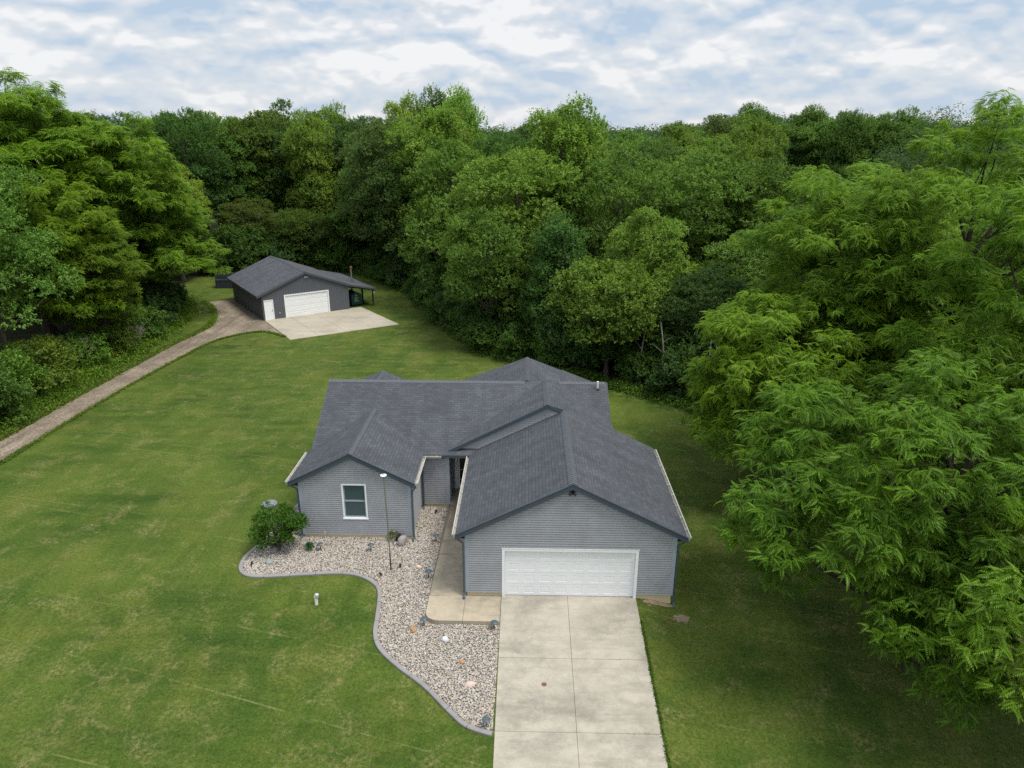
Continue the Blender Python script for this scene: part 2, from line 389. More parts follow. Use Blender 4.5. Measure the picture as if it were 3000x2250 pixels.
def rough_line(P, amp):
    return [(x + rng0.uniform(-amp, amp), y + rng0.uniform(-amp, amp)) for x, y in P]

# gravel drive
rl = smooth_line([(-25.8, -40), (-25.66, 9.1), (-25.63, 11.1), (-25.53, 17.6), (-25.42, 25.2), (-25.05, 31.8), (-24.3, 36.3), (-21.74, 38.9), (-18.9, 37.3)], 6)
ru = smooth_line([(-31.5, 50.6), (-28.9, 46.8), (-26.9, 41.6), (-26.9, 38.0), (-27.35, 34.5), (-27.4, 28.7), (-27.45, 20.5), (-27.55, 13.6), (-27.65, 11.6), (-27.7, -40)], 6)
sheet('gravel_drive', rough_line(rl, .09) + [(-18.3, 36.6), (-22.7, 43.0), (-28.8, 51.7)] + rough_line(ru, .09), .012, M['road'], 1.0, 'compacted brown gravel drive running from the outbuilding along the lawn')
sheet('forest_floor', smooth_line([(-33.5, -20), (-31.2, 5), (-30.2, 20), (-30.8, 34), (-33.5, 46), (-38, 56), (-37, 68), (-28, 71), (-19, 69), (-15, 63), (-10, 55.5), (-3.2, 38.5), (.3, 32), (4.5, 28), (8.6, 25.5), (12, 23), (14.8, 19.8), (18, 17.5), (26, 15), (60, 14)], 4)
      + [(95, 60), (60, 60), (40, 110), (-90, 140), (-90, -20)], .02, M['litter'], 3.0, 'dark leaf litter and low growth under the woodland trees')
sheet('meadow', [(48, 98), (110, 90), (190, 150), (200, 230), (90, 215), (62, 160)], .03, M['meadow'], 20, 'pale sunlit meadow glimpsed beyond the trees')
sheet('pond', smooth_line([(42, 78), (56, 76), (66, 86), (60, 95), (48, 94)], 4, True), .04, M['water'], 6, 'small pond glimpsed through the trees')

# driveway: six slabs with joints
def prism_sheet(mb, x0, x1, y0, y1, zf, top, th, ch=.012):
    ny = max(1, int((y1 - y0) / .5)); yy = np.unique(np.round(np.append(np.linspace(y0, y1, ny + 1), 0.0 if y0 < 0 < y1 else y0), 5))
    for a, b_ in zip(yy[:-1], yy[1:]):
        mb.poly([(x0, a, zf(x0, a) + top), (x1, a, zf(x1, a) + top), (x1, b_, zf(x1, b_) + top), (x0, b_, zf(x0, b_) + top)])
        mb.poly([(x0, b_, zf(x0, b_) + top - th), (x0, a, zf(x0, a) + top - th), (x0, a, zf(x0, a) + top), (x0, b_, zf(x0, b_) + top)])
        mb.poly([(x1, a, zf(x1, a) + top - th), (x1, b_, zf(x1, b_) + top - th), (x1, b_, zf(x1, b_) + top), (x1, a, zf(x1, a) + top)])
    mb.poly([(x0, y0, zf(x0, y0) + top - th), (x1, y0, zf(x1, y0) + top - th), (x1, y0, zf(x1, y0) + top), (x0, y0, zf(x0, y0) + top)])
    mb.poly([(x1, y1, zf(x1, y1) + top - th), (x0, y1, zf(x0, y1) + top - th), (x0, y1, zf(x0, y1) + top), (x1, y1, zf(x1, y1) + top)])
zdr = lambda x, y: 0.11 * min(y, 0) if y < 0 else 0.0
mb = MB(); g_ = .012
for (ya, yb) in ((-2.93, .34), (-5.83, -2.93), (-8.8, -5.83), (-11.8, -8.8), (-14.8, -11.8), (-30, -14.8)):
    prism_sheet(mb, 1.70, 4.24 - g_ / 2, ya + g_, yb, zdr, .02, .16); prism_sheet(mb, 4.24 + g_ / 2, 6.86, ya + g_, yb, zdr, .02, .16)
dv = mb.build('driveway', [M['concrete']]); tag(dv, 'pale concrete driveway of large slabs leading to the garage', kind='structure')
sheet('driveway_joints', [(1.72, -29.8), (6.84, -29.8), (6.84, .3), (1.72, .3)], .008, M['joint'], 1.0, 'dark dirt and weeds in the driveway joints', zf=lambda x, y: zdr(x, y))
# walk: flat, standing proud of the gravel at its near end
mb = MB()
zt0 = lambda x, y: 0.0
wl_ = [(-.93, 6.9), (-.99, 4.6), (-1.03, 2.9), (-1.06, .05)]
def wslab(pts): mb.slab([(x, y, .035) for x, y in pts], .22, 0, 0)
wslab([(-.99, 4.6 + g_), (.33, 4.6 + g_), (.33, 6.88), (-.93, 6.88)]); wslab([(-1.03, 2.9 + g_), (.33, 2.9 + g_), (.33, 4.6), (-.99, 4.6)])
wslab([(-1.06, 1.3 + g_), (.33, 1.3 + g_), (.33, 2.9), (-1.03, 2.9)]); wslab([(-1.06, .03 + g_), (.33, .03 + g_), (.33, 1.3), (-1.06, 1.3)])
wslab([(-1.08, .03), (-1.08, -.95), (-1.04, -1.15), (-.93, -1.3), (-.75, -1.4), (-.55, -1.44), (.33 - g_, -1.44), (.33 - g_, .03)]); wslab([(.33, .03), (.33, -1.44), (1.675, -1.44), (1.675, .03)])
wk = mb.build('path', [M['concrete2']]); tag(wk, 'stained concrete walk from the driveway to the front door', kind='structure')

# shed apron
SA = R(35.53); SO = Vector((-22.607, 42.797, -.404))
def sh(a, b, c=0.0): return (SO.x + a * math.cos(SA) - b * math.sin(SA), SO.y + a * math.sin(SA) + b * math.cos(SA), SO.z + c)
mb = MB()
ap = [(0.2, -8.15), (11.0, -8.6), (10.4, .0), (0.0, .0)]
q00, q10, q11, q01 = [np.array(sh(*p, .0)[:2]) for p in ((-.6, -8.0), (0, 0), (0, 0), (0, 0))]
A0, A1, A2, A3 = [np.array(p) for p in ((-22.72, 43.05), (-18.05, 36.35), (-9.45, 41.9), (-14.6, 48.75))]
for i in range(2):
    for j in range(4):
        u0, u1 = (0, .52, 1)[i], (0, .52, 1)[i + 1]; v0, v1 = j / 4, (j + 1) / 4
        f = lambda u, v: (A0 * (1 - u) + A1 * u) * (1 - v) + (A3 * (1 - u) + A2 * u) * v
        pp = [f(u0 + (.002 if i else 0), v0 + .002), f(u1, v0 + .002), f(u1, v1), f(u0 + (.002 if i else 0), v1)]
        mb.slab([(p[0], p[1], -.36) for p in pp], .12, 0, 0)
aprn = mb.build('apron', [M['apron']]); tag(aprn, 'concrete apron in front of the dark outbuilding', kind='structure')

# gravel bed + edging
KL = smooth_line([(-8.05, 8.6), (-8.23, 7.18), (-8.42, 5.66), (-8.83, 3.6), (-9.12, 2.5), (-9.05, 1.72), (-8.71, 1.25), (-8.07, 1.1), (-6.62, 1.25), (-5.16, 1.41), (-4.2, 1.31), (-3.45, .86), (-3.04, .21), (-2.87, -1.05), (-2.78, -1.96), (-2.47, -2.65), (-1.73, -3.38), (-.67, -4.22), (.28, -5.2), (.84, -5.68), (1.62, -5.95)], 6)
bed = KL + [(1.69, -1.0), (1.69, .1), (.3, .2), (.3, 7.0), (-7.1, 7.0), (-7.1, 8.6)]
sheet('gravel_bed', bed, .010, M['gravel_bed'], .4, 'bed of pale river stones between lawn and house')
def ribbon(mb, line, w_, h_, zf, base=-.05):
    L = [Vector(p) for p in line]; n = len(L); prof = [(-.5, base), (-.5, h_ * .75), (-.36, h_), (.36, h_), (.5, h_ * .75), (.5, base)]; rings = []
    for i, p in enumerate(L):
        d = (L[min(i + 1, n - 1)] - L[max(i - 1, 0)]).normalized(); s_ = Vector((d.y, -d.x)); z = zf(p.x, p.y)
        rings.append([(p.x + s_.x * a * w_, p.y + s_.y * a * w_, z + c) for a, c in prof])
    for i in range(n - 1):
        for k in range(len(prof) - 1): mb.poly([rings[i][k], rings[i + 1][k], rings[i + 1][k + 1], rings[i][k + 1]][::-1])
    mb.poly(rings[0]); mb.poly(rings[-1][::-1])
mb = MB()
# cast sections about 1.2 m long with a thin gap
acc = 0; seg = [KL[0]]
for a, b_ in zip(KL[:-1], KL[1:]):
    d = math.dist(a, b_); acc += d; seg.append(b_)
    if acc > .9:
        ribbon(mb, seg, .17, .085, tz); f = .018 / max(d, .02); seg = [(b_[0], b_[1])]; acc = 0
        seg[0] = (b_[0] + (b_[0] - a[0]) * f, b_[1] + (b_[1] - a[1]) * f)
if len(seg) > 1: ribbon(mb, seg, .17, .085, tz)
kb = mb.build('kerb', [M['kerb']]); tag(kb, 'curved grey cast concrete kerb around the gravel bed', kind='structure')

def inside(P, x, y):
    P = np.array(P); x = np.asarray(x); y = np.asarray(y); c = np.zeros(x.shape, bool); j = len(P) - 1
    for i in range(len(P)):
        xi, yi = P[i]; xj, yj = P[j]
        if yi != yj: c ^= ((yi > y) != (yj > y)) & (x < (xj - xi) * (y - yi) / (yj - yi) + xi)
        j = i
    return c
# stones
rs = np.random.RandomState(3)
phi = (1 + 5 ** .5) / 2
IV = np.array([(-1, phi, 0), (1, phi, 0), (-1, -phi, 0), (1, -phi, 0), (0, -1, phi), (0, 1, phi), (0, -1, -phi), (0, 1, -phi), (phi, 0, -1), (phi, 0, 1), (-phi, 0, -1), (-phi, 0, 1)]) / math.hypot(1, phi)
IF = np.array([(0, 11, 5), (0, 5, 1), (0, 1, 7), (0, 7, 10), (0, 10, 11), (1, 5, 9), (5, 11, 4), (11, 10, 2), (10, 7, 6), (7, 1, 8), (3, 9, 4), (3, 4, 2), (3, 2, 6), (3, 6, 8), (3, 8, 9), (4, 9, 5), (2, 4, 11), (6, 2, 10), (8, 6, 7), (9, 8, 1)])
def rand_rot(n, rs):
    q = rs.randn(n, 4); q /= np.linalg.norm(q, axis=1)[:, None]; w_, x, y, z = q.T
    return np.stack([np.stack([1 - 2 * (y * y + z * z), 2 * (x * y - z * w_), 2 * (x * z + y * w_)], -1), np.stack([2 * (x * y + z * w_), 1 - 2 * (x * x + z * z), 2 * (y * z - x * w_)], -1), np.stack([2 * (x * z - y * w_), 2 * (y * z + x * w_), 1 - 2 * (x * x + y * y)], -1)], 1)
bx = rs.uniform(-9.3, 1.7, 150000); by = rs.uniform(-6, 8.6, 150000)
ok = inside(bed, bx, by) & ~((bx > -7.13) & (bx < -2.37) & (by > 4.08)) & ~((bx > -1.1) & (bx < .4) & (by > -1.42)) & ~((bx > -1.1) & (by > -1.46) & (by < .2)) & ~((bx > -1.0) & (by > 6.9))
KA = np.array(KL)
dk = np.min([np.hypot(bx - p[0], by - p[1]) for p in KA[::2]], axis=0); ok &= dk > .12
bx = bx[ok][:64000]; by = by[ok][:64000]; n = len(bx)
sz = rs.uniform(.016, .034, n) * np.where(rs.rand(n) < .04, 1.5, 1)
sc = np.stack([sz * rs.uniform(.9, 1.5, n), sz * rs.uniform(.8, 1.1, n), sz * rs.uniform(.5, .8, n)], 1)
ang = rs.uniform(0, 6.28, n); tl = rs.uniform(-.4, .4, n)
V = IV[None] * sc[:, None] * (1 + rs.uniform(-.16, .16, (n, 12, 1)))
ca, sa = np.cos(ang)[:, None], np.sin(ang)[:, None]; ct, st_ = np.cos(tl)[:, None], np.sin(tl)[:, None]
y1 = V[..., 1] * ct - V[..., 2] * st_; z1 = V[..., 1] * st_ + V[..., 2] * ct; x1 = V[..., 0] * ca - y1 * sa; y2 = V[..., 0] * sa + y1 * ca
V = np.stack([x1 + bx[:, None], y2 + by[:, None], z1 + (terr(bx, by) + .02 + sz * .35 + rs.uniform(0, .022, n))[:, None]], -1)
F = IF[None] + (np.arange(n) * 12)[:, None, None]
me = arrays_mesh('river_stones', V.reshape(-1, 3), F.reshape(-1, 3), np.repeat(rs.rand(n), 20)); me.polygons.foreach_set('use_smooth', [True] * (n * 20))
tag(link_mesh('river_stones', me, M['stones']), 'loose pale and grey river stones filling the bed', 'gravel', kind='stuff')

# ------------------------------------------------------------------ HOUSE
ZE, PT = 2.82, .5
house = empty('house', (0, 0, 0), 0, 'grey single storey house with dark shingle gable roofs and a white double garage door', 'house')
def siding(mb, O, u, nrm_, s0, s1, z0, topz, openings=(), h=.1, lip=.014):
    """lapped boards: O origin at z=0, u along the wall, nrm_ outward"""
    O = Vector(O); u = Vector(u); n_ = Vector(nrm_); up = Vector((0, 0, 1)); S = np.linspace(s0, s1, 400); T = np.array([topz(s) for s in S])
    z = z0; lip = .03
    while z < T.max():
        zt = z + h
        def ext(zz):
            k = np.where(T >= zz)[0]
            if len(k) == 0: m_ = S[int(T.argmax())]; return m_, m_
            return S[k[0]], S[k[-1]]
        a0, b0 = ext(z); a1, b1 = ext(min(zt, T.max())); zt2 = min(zt, T.max())
        zm = (z + zt2) / 2; iv = [(a0, b0, a1, b1)]
        for (o0, o1, oz0, oz1) in openings:
            if oz0 < zm < oz1:
                nv = []
                for (p0, r0, p1, r1) in iv:
                    if o0 > p0 and o0 < r0: nv.append((p0, o0, p1, min(o0, r1)))
                    if o1 < r0 and o1 > p0: nv.append((o1, r0, max(o1, p1), r1))
                    if o1 <= p0 or o0 >= r0: nv.append((p0, r0, p1, r1))
                iv = nv
        for (p0, r0, p1, r1) in iv:
            P = lambda s_, z_, d_: O + u * s_ + up * z_ + n_ * d_
            f1 = .76; q0, q1 = p0 + (p1 - p0) * f1, r0 + (r1 - r0) * f1; zq = z + (zt2 - z) * f1
            mb.poly([P(p0, z, lip), P(r0, z, lip), P(q1, zq, lip - .006), P(q0, zq, lip - .006)])
            mb.poly([P(q0, zq, lip - .006), P(q1, zq, lip - .006), P(q1, zq + .004, .001), P(q0, zq + .004, .001)])
            mb.poly([P(q0, zq + .004, .001), P(q1, zq + .004, .001), P(r1, zt2, 0.001), P(p1, zt2, 0.001)])
            mb.poly([P(p0, z, -.004), P(r0, z, -.004), P(r0, z, lip), P(p0, z, lip)])
        z = zt
def gable(x0, x1, ze=ZE, p=PT, cap=99): return lambda s: min(ze + p * (s - x0), ze + p * (x1 - s), cap)
TH = .14
WY = .10        # front garage wall plane
# walls (siding) ------------------------------------------------
mb = MB()
gt = lambda s: min(gable(0, 8.59)(s) - .13, 9)
siding(mb, (0, WY, 0), (1, 0, 0), (0, -1, 0), .35, 8.22, .19, gt, [(1.72, 6.87, -1, 2.16)])
siding(mb, (.35, 0, 0), (0, -1, 0), (-1, 0, 0), -8.5, -WY, .19, lambda s: ZE - .02)
siding(mb, (8.22, 0, 0), (0, 1, 0), (1, 0, 0), WY, 7.55, .19, lambda s: ZE - .02)
mb.box((.37, WY + .02, .15), (1.74, WY + .1, 2.9)); mb.box((6.85, WY + .02, .15), (8.2, WY + .1, 2.9)); mb.box((.45, WY + .02, 2.14), (8.1, WY + .1, 2.75))
mb.box((.37, WY + .12, .15), (.45, 8.5, 2.9)); mb.box((8.12, WY + .12, .15), (8.2, 7.5, 2.9))
# rear gable wall of garage
siding(mb, (0, 7.55, 0), (-1, 0, 0), (0, 1, 0), -8.2, -6.4, .19, lambda s: min(ZE + PT * (8.59 + s) - .15, 9))
mb.build('garage_wall', [M['siding']], house)
mb = MB()
siding(mb, (0, 4.07, 0), (1, 0, 0), (0, -1, 0), -7.13, -2.35, .19, lambda s: min(gable(-7.53, -2.13)(s) - .12, 4.1), [(-5.31, -4.24, .99, 2.68)])
siding(mb, (-2.35, 0, 0), (0, 1, 0), (1, 0, 0), 4.07, 6.9, .19, lambda s: ZE - .02)
siding(mb, (-7.13, 0, 0), (0, -1, 0), (-1, 0, 0), -14.4, -4.07, .19, lambda s: ZE - .02)
siding(mb, (0, 6.9, 0), (1, 0, 0), (0, -1, 0), -2.35, -1.0, .19, lambda s: ZE - .02)
siding(mb, (-1.0, 0, 0), (0, 1, 0), (1, 0, 0), 6.9, 8.5, .19, lambda s: ZE - .02)
siding(mb, (0, 8.5, 0), (1, 0, 0), (0, -1, 0), -1.0, .35, .19, lambda s: ZE - .02, [(-.88, .32, -1, 2.30)])
mb.box((-7.11, 4.1, .15), (-2.37, 4.18, 1.0)); mb.box((-7.11, 4.1, 1.0), (-5.3, 4.18, 2.75)); mb.box((-4.25, 4.1, 1.0), (-2.37, 4.18, 2.75)); mb.box((-6.9, 4.1, 2.67), (-2.6, 4.18, 2.8))
mb.box((-7.11, 4.2, .15), (-7.03, 14.4, 2.8)); mb.box((-2.45, 4.2, .15), (-2.37, 6.95, 2.8)); mb.box((-2.37, 6.92, .15), (-1.02, 7.0, 2.8)); mb.box((-1.1, 7.0, .15), (-1.02, 8.5, 2.8))
siding(mb, (6.4, 0, 0), (0, 1, 0), (1, 0, 0), 7.6, 14.4, .19, lambda s: min(ZE + .547 * (s - 6.7), ZE + .547 * (14.8 - s)) - .15)
siding(mb, (-7.13, 0, 0), (0, -1, 0), (-1, 0, 0), -14.4, -7.1, ZE, lambda s: min(ZE + .547 * (-s - 6.7), ZE + .547 * (14.8 + s)) - .15)
siding(mb, (0, 14.4, 0), (-1, 0, 0), (0, 1, 0), -6.4, 7.13, .19, lambda s: ZE - .1)
mb.build('wing_wall', [M['siding']], house)
# second front gable siding
mb = MB()
def t2(s): return min(ZE + .513 * (s + 1.27), 5.29 - .497 * (s - 3.54)) - .12
def b2(s): return max(ZE - .05, min(ZE + PT * s, 4.967)) - .06
O2 = Vector((0, 7.06, 0)); z = 2.72
while z < 5.2:
    S = np.linspace(-1.2, 5.0, 500)
    def iv(zz):
        k = [s for s in S if t2(s) >= zz and (b2(s) <= zz)]
        return (k[0], k[-1]) if k else None
    a = iv(z + .001); b_ = iv(z + .099)
    if a and not b_: b_ = ((a[0] + a[1]) / 2,) * 2
    if a and b_:
        mb.poly([(a[0], 7.046, z), (a[1], 7.046, z), (b_[1], 7.059, z + .1), (b_[0], 7.059, z + .1)]); mb.poly([(a[0], 7.064, z), (a[1], 7.064, z), (a[1], 7.046, z), (a[0], 7.046, z)])
    z += .1
mb.box((-.95, 7.068, 2.7), (4.6, 7.1, 3.0)); mb.poly([(-.9, 7.07, 2.9), (5.0, 7.07, 4.3), (3.54, 7.07, 5.1)])
mb.build('entry_gable_wall', [M['siding']], house)
# foundation
mb = MB()
for bs in ([((.37, WY + .01, -.4), (1.73, WY + .3, .185)), ((.37, WY + .3, -.4), (.6, 6.9, .185))], [((6.86, WY + .01, -.8), (8.2, WY + .3, .185)), ((8.0, WY + .3, -.8), (8.2, 7.5, .185))],
           [((-7.11, 4.08, -.3), (-2.37, 4.4, .185)), ((-7.11, 4.4, -.3), (-6.9, 14.3, .185)), ((-2.6, 4.4, -.3), (-2.37, 6.92, .185)), ((-2.37, 6.91, -.3), (-1.02, 7.2, .185))]):
    mb = MB()
    for a, b_ in bs: mb.box(a, b_)
    mb.build('foundation', [M['found']], house)
mb = MB(); mb.box((-.99, 6.9, -.2), (.34, 8.48, .16)); mb.build('porch_floor', [M['concrete2']], house)
for (x, y, z0) in ((.35, WY, .19), (8.22, WY, .19), (-7.13, 4.07, .19), (-2.35, 4.07, .19)):
    sx = 1 if x in (.35, -7.13) else -1; mb = MB()
    x0, x1 = sorted((x - sx * .03, x + sx * .11)); mb.box((x0, y - .03, z0 - .01), (x1, y - .002, ZE - .1 if x != .35 else ZE - .12))
    x0, x1 = sorted((x - sx * .03, x - sx * .002)); mb.box((x0, y - .002, z0 - .01), (x1, y + .11, ZE - .1)); mb.build('corner_trim', [M['trim']], house)
mb = MB()
mb.box((-1.13, 6.87, .17), (-.97, 6.898, ZE - .1)); mb.box((-.998, 6.9, .17), (-.97, 7.03, ZE - .1))
mb.build('corner_trim', [M['trim']], house)

# roofs ----------------------------------------------------------
rf = MB()
def rz(m, *pts): m.slab([p for p in pts], TH)
GX = 4.295; GZ = ZE + PT * GX
# garage
rz(rf, (0, -.04, ZE), (GX, -.04, GZ), (GX, 7.1, GZ), (0, 7.1, ZE))
rf.f.pop; 
rz(rf, (GX, -.04, GZ), (8.59, -.04, ZE), (8.59, 7.75, ZE), (6.64, 7.75, ZE + PT * 1.95), (GX, 7.1, GZ))
rz(rf, (GX, 7.1, GZ), (6.64, 7.75, ZE + PT * 1.95), (6.64, 8.49, ZE + PT * 1.95), (4.18, 10.78, 5.03), (3.54, 10.95, 5.14), (3.54, 6.93, 5.29))
# entry gable left slope
rz(rf, (-1.27, 6.93, ZE), (3.54, 6.93, 5.29), (3.54, 10.95, 5.14), (3.05, 10.7, 5.0), (-1.27, 6.93, ZE + .002))
rf2 = MB()
RY, RZ_ = 10.75, ZE + .547 * 4.05
rz(rf2, (-7.37, 6.70, ZE), (6.64, 6.70, ZE), (6.64, RY, RZ_), (-7.37, RY, RZ_))
rz(rf2, (-7.37, RY, RZ_), (6.64, RY, RZ_), (6.64, 14.8, ZE), (-7.37, 14.8, ZE))
# front left wing
BX = -4.83; BZ = ZE + PT * 2.7
rf3 = MB()
rz(rf3, (-7.53, 3.93, ZE), (BX, 3.93, BZ), (BX, 9.4, BZ), (-7.53, 6.95, ZE))
rz(rf3, (BX, 3.93, BZ), (-2.13, 3.93, ZE), (-2.13, 6.72, ZE), (BX, 9.4, BZ))
# rear wings
rf4 = MB()
rz(rf4, (-1.5, 16.2, 3.0), (-1.5, 11.5, 3.0), (2.62, 10.9, 5.04), (2.62, 14.8, 5.04))
rz(rf4, (2.62, 14.8, 5.04), (2.62, 10.9, 5.04), (6.6, 11.5, 3.05), (6.6, 16.2, 3.05))
rz(rf4, (2.9, 16.5, 3.35), (2.9, 13.0, 3.35), (4.59, 12.8, 4.2), (4.59, 15.15, 4.2)); rz(rf4, (4.59, 15.15, 4.2), (4.59, 12.8, 4.2), (6.3, 13.0, 3.35), (6.3, 15.7, 3.35))
rz(rf4, (-7.4, 15.2, 3.2), (-7.4, 12.0, 3.2), (-5.5, 12.0, 4.2), (-5.5, 14.75, 4.2)); rz(rf4, (-5.5, 14.75, 4.2), (-5.5, 12.0, 4.2), (-3.6, 12.0, 3.2), (-3.6, 15.2, 3.2))
RM = [M['shingle'], M['fascia']]
rf.build('garage_roof', RM, house); rf2.build('main_roof', RM, house); rf3.build('wing_roof', RM, house); rf4.build('rear_roof', RM, house)
# body under the rear roofs
mb = MB(); mb.box((-1.1, 14.5, 0), (6.2, 15.9, 2.9)); mb.box((-7.0, 14.5, 0), (-4.0, 15.0, 2.9)); mb.poly([(-1.1, 15.9, 2.9), (6.2, 15.9, 2.9), (2.62, 14.9, 4.85)][::-1]); mb.build('rear_wall', [M['siding']], house)
# ridge caps
def cap(mb, p0, p1, slope=PT, w_=.16, l=.145):
    p0 = Vector(p0); p1 = Vector(p1); d = (p1 - p0); n_ = max(1, int(d.length / l)); d.normalize(); s_ = d.cross(Vector((0, 0, 1))).normalized()
    for i in range(n_):
        a = p0 + d * (i * l); b_ = a + d * (l * 1.0); lo, hi = .006, .024
        for sg in (-1, 1):
            e = s_ * w_ * sg; dz = Vector((0, 0, -w_ * slope))
            pts = [a + Vector((0, 0, hi)), a + e + dz + Vector((0, 0, hi)), b_ + e + dz + Vector((0, 0, lo)), b_ + Vector((0, 0, lo))]
            pts2 = [a + Vector((0, 0, hi)), a + e + dz + Vector((0, 0, hi)), a + e + dz, a]
            mb.poly(pts if sg > 0 else pts[::-1]); mb.poly(pts2 if sg < 0 else pts2[::-1])
            mb.poly([a + e + dz + Vector((0, 0, hi)), b_ + e + dz + Vector((0, 0, lo)), b_ + e + dz - Vector((0, 0, .01)), a + e + dz - Vector((0, 0, .01))][::sg])
mb = MB(); cap(mb, (GX, -.05, GZ + .004), (GX, 6.98, GZ + .004)); cap(mb, (3.54, 6.9, 5.295), (3.54, 10.95, 5.145)); cap(mb, (BX, 3.9, BZ + .004), (BX, 9.3, BZ + .004))
cap(mb, (2.62, 10.9, 5.045), (2.62, 14.82, 5.045)); cap(mb, (-7.37, RY, RZ_ + .004), (2.5, RY, RZ_ + .004), .547); cap(mb, (4.2, RY, RZ_ + .004), (6.64, RY, RZ_ + .004), .547)
cap(mb, (4.59, 12.9, 4.205), (4.59, 15.15, 4.205)); cap(mb, (-5.5, 12.1, 4.205), (-5.5, 14.75, 4.205))
mb.build('ridge_cap', [M['shingle_cap']], house)
# fascia boards on rakes
def rake(mb, p0, p1, y, h=.235, t=.03):
    (x0, z0), (x1, z1) = p0, p1
    P = [(x0, z0 - .012), (x1, z1 - .012), (x1, z1 - h), (x0, z0 - h)]
    f_ = [(a, y, b_) for a, b_ in P]; k = [(a, y + t, b_) for a, b_ in P]
    mb.poly(f_[::-1]); mb.poly(k)
    for i in range(4): j = (i + 1) % 4; mb.poly([f_[i], f_[j], k[j], k[i]])
mb = MB()
def rake2(a, b_, y):
    # board proud of the roof edge, plus a narrow drip moulding on top
    rake(mb, a, b_, y - .034)
    rake(mb, (a[0], a[1] + .012), (b_[0], b_[1] + .012), y - .05, .05, .055)
rake2((-.02, ZE - .01), (GX, GZ), -.04); rake2((GX, GZ), (8.61, ZE - .01), -.04)
rake2((-7.55, ZE - .01), (BX, BZ), 3.93); rake2((BX, BZ), (-2.11, ZE - .01), 3.93)
rake(mb, (-1.29, ZE - .01), (3.54, 5.29), 6.896, .17); rake(mb, (3.54, 5.29), (4.35, 4.90), 6.896, .17)
# eave fascia + soffit
mb.box((.06, -.02, ZE - .2), (.09, 7.1, ZE - .07)); mb.box((8.5, -.02, ZE - .2), (8.53, 7.7, ZE - .07)); mb.box((-7.47, 3.95, ZE - .2), (-7.44, 7.0, ZE - .07)); mb.box((-2.22, 3.95, ZE - .2), (-2.19, 6.7, ZE - .07)); mb.box((-2.19, 6.76, ZE - .2), (-1.25, 6.79, ZE - .07))
mb.box((.09, .0, ZE - .22), (.34, 7.0, ZE - .2)); mb.box((8.24, .0, ZE - .22), (8.5, 7.6, ZE - .2)); mb.box((-2.33, 4.0, ZE - .22), (-2.22, 6.7, ZE - .2)); mb.box((-7.44, 4.0, ZE - .22), (-7.15, 7.0, ZE - .2))
mb.box((-1.0, 6.95, ZE - .22), (.34, 8.5, ZE - .18))
mb.build('fascia', [M['fascia']], house)
# gutters: U channel
def gutter(p0, p1, out_):
    m = MB(); p0 = Vector(p0); p1 = Vector(p1); o = Vector(out_); up = Vector((0, 0, 1))
    w_, h_, t = .125, .11, .012
    prof = [(0, 0), (0, -h_), (w_ * .7, -h_), (w_, -.02), (w_, .0), (w_ + .02, .0), (w_ + .02, .012), (w_ - .016, .012), (w_ - .016, -.02), (w_ * .7 - t, -h_ + t), (t, -h_ + t), (t, 0)]
    A = [p0 + o * a + up * b_ for a, b_ in prof]; B = [p1 + o * a + up * b_ for a, b_ in prof]; n_ = len(prof)
    for i in range(n_): j = (i + 1) % n_; m.poly([A[i], A[j], B[j], B[i]])
    for E_, k in ((p0, .002), (p1, -.002)):
        m.poly([E_ + o * a + up * b_ for a, b_ in [(0, 0), (0, -h_), (w_ * .7, -h_), (w_, 0)]])
    L = (p1 - p0).length; d = (p1 - p0).normalized(); k = .6
    while k < L:      # hangers
        m.beam(p0 + d * k + up * .008, p0 + d * k + up * .008 + o * (w_ + .01), .03, .008); k += .9
    return m
for a, b_, o_ in (((-.0, -.03, ZE - .035), (-.0, 7.15, ZE - .035), (-1, 0, 0)), ((8.59, -.03, ZE - .035), (8.59, 7.7, ZE - .035), (1, 0, 0)), ((-7.53, 3.95, ZE - .035), (-7.53, 6.95, ZE - .035), (-1, 0, 0)),
                ((-2.13, 3.95, ZE - .035), (-2.13, 6.62, ZE - .035), (1, 0, 0)), ((-2.1, 6.70, ZE - .035), (-1.3, 6.70, ZE - .035), (0, -1, 0))):
    gutter(a, b_, o_).build('gutter', [M['gutter']], house)
def spout(x, y, xe, z0):
    m = MB(); m.tube([(xe, y, ZE - .14), (xe, y, ZE - .25), (x, y, ZE - .45), (x, y, z0 + .18), (x, y - .03, z0 + .1), (x, y - .25, z0 + .05)], .042, 8)
    return m
spout(.27, .06, .02, .03).build('downspout', [M['spout']], house); spout(8.31, .12, 8.62, -.3).build('downspout', [M['spout']], house)
spout(-7.22, 4.08, -7.5, .0).build('downspout', [M['spout']], house); spout(-2.27, 4.02, -2.1, .0).build('downspout', [M['spout']], house)
spout(-2.22, 6.82, -2.2, .0).build('downspout', [M['spout']], house)
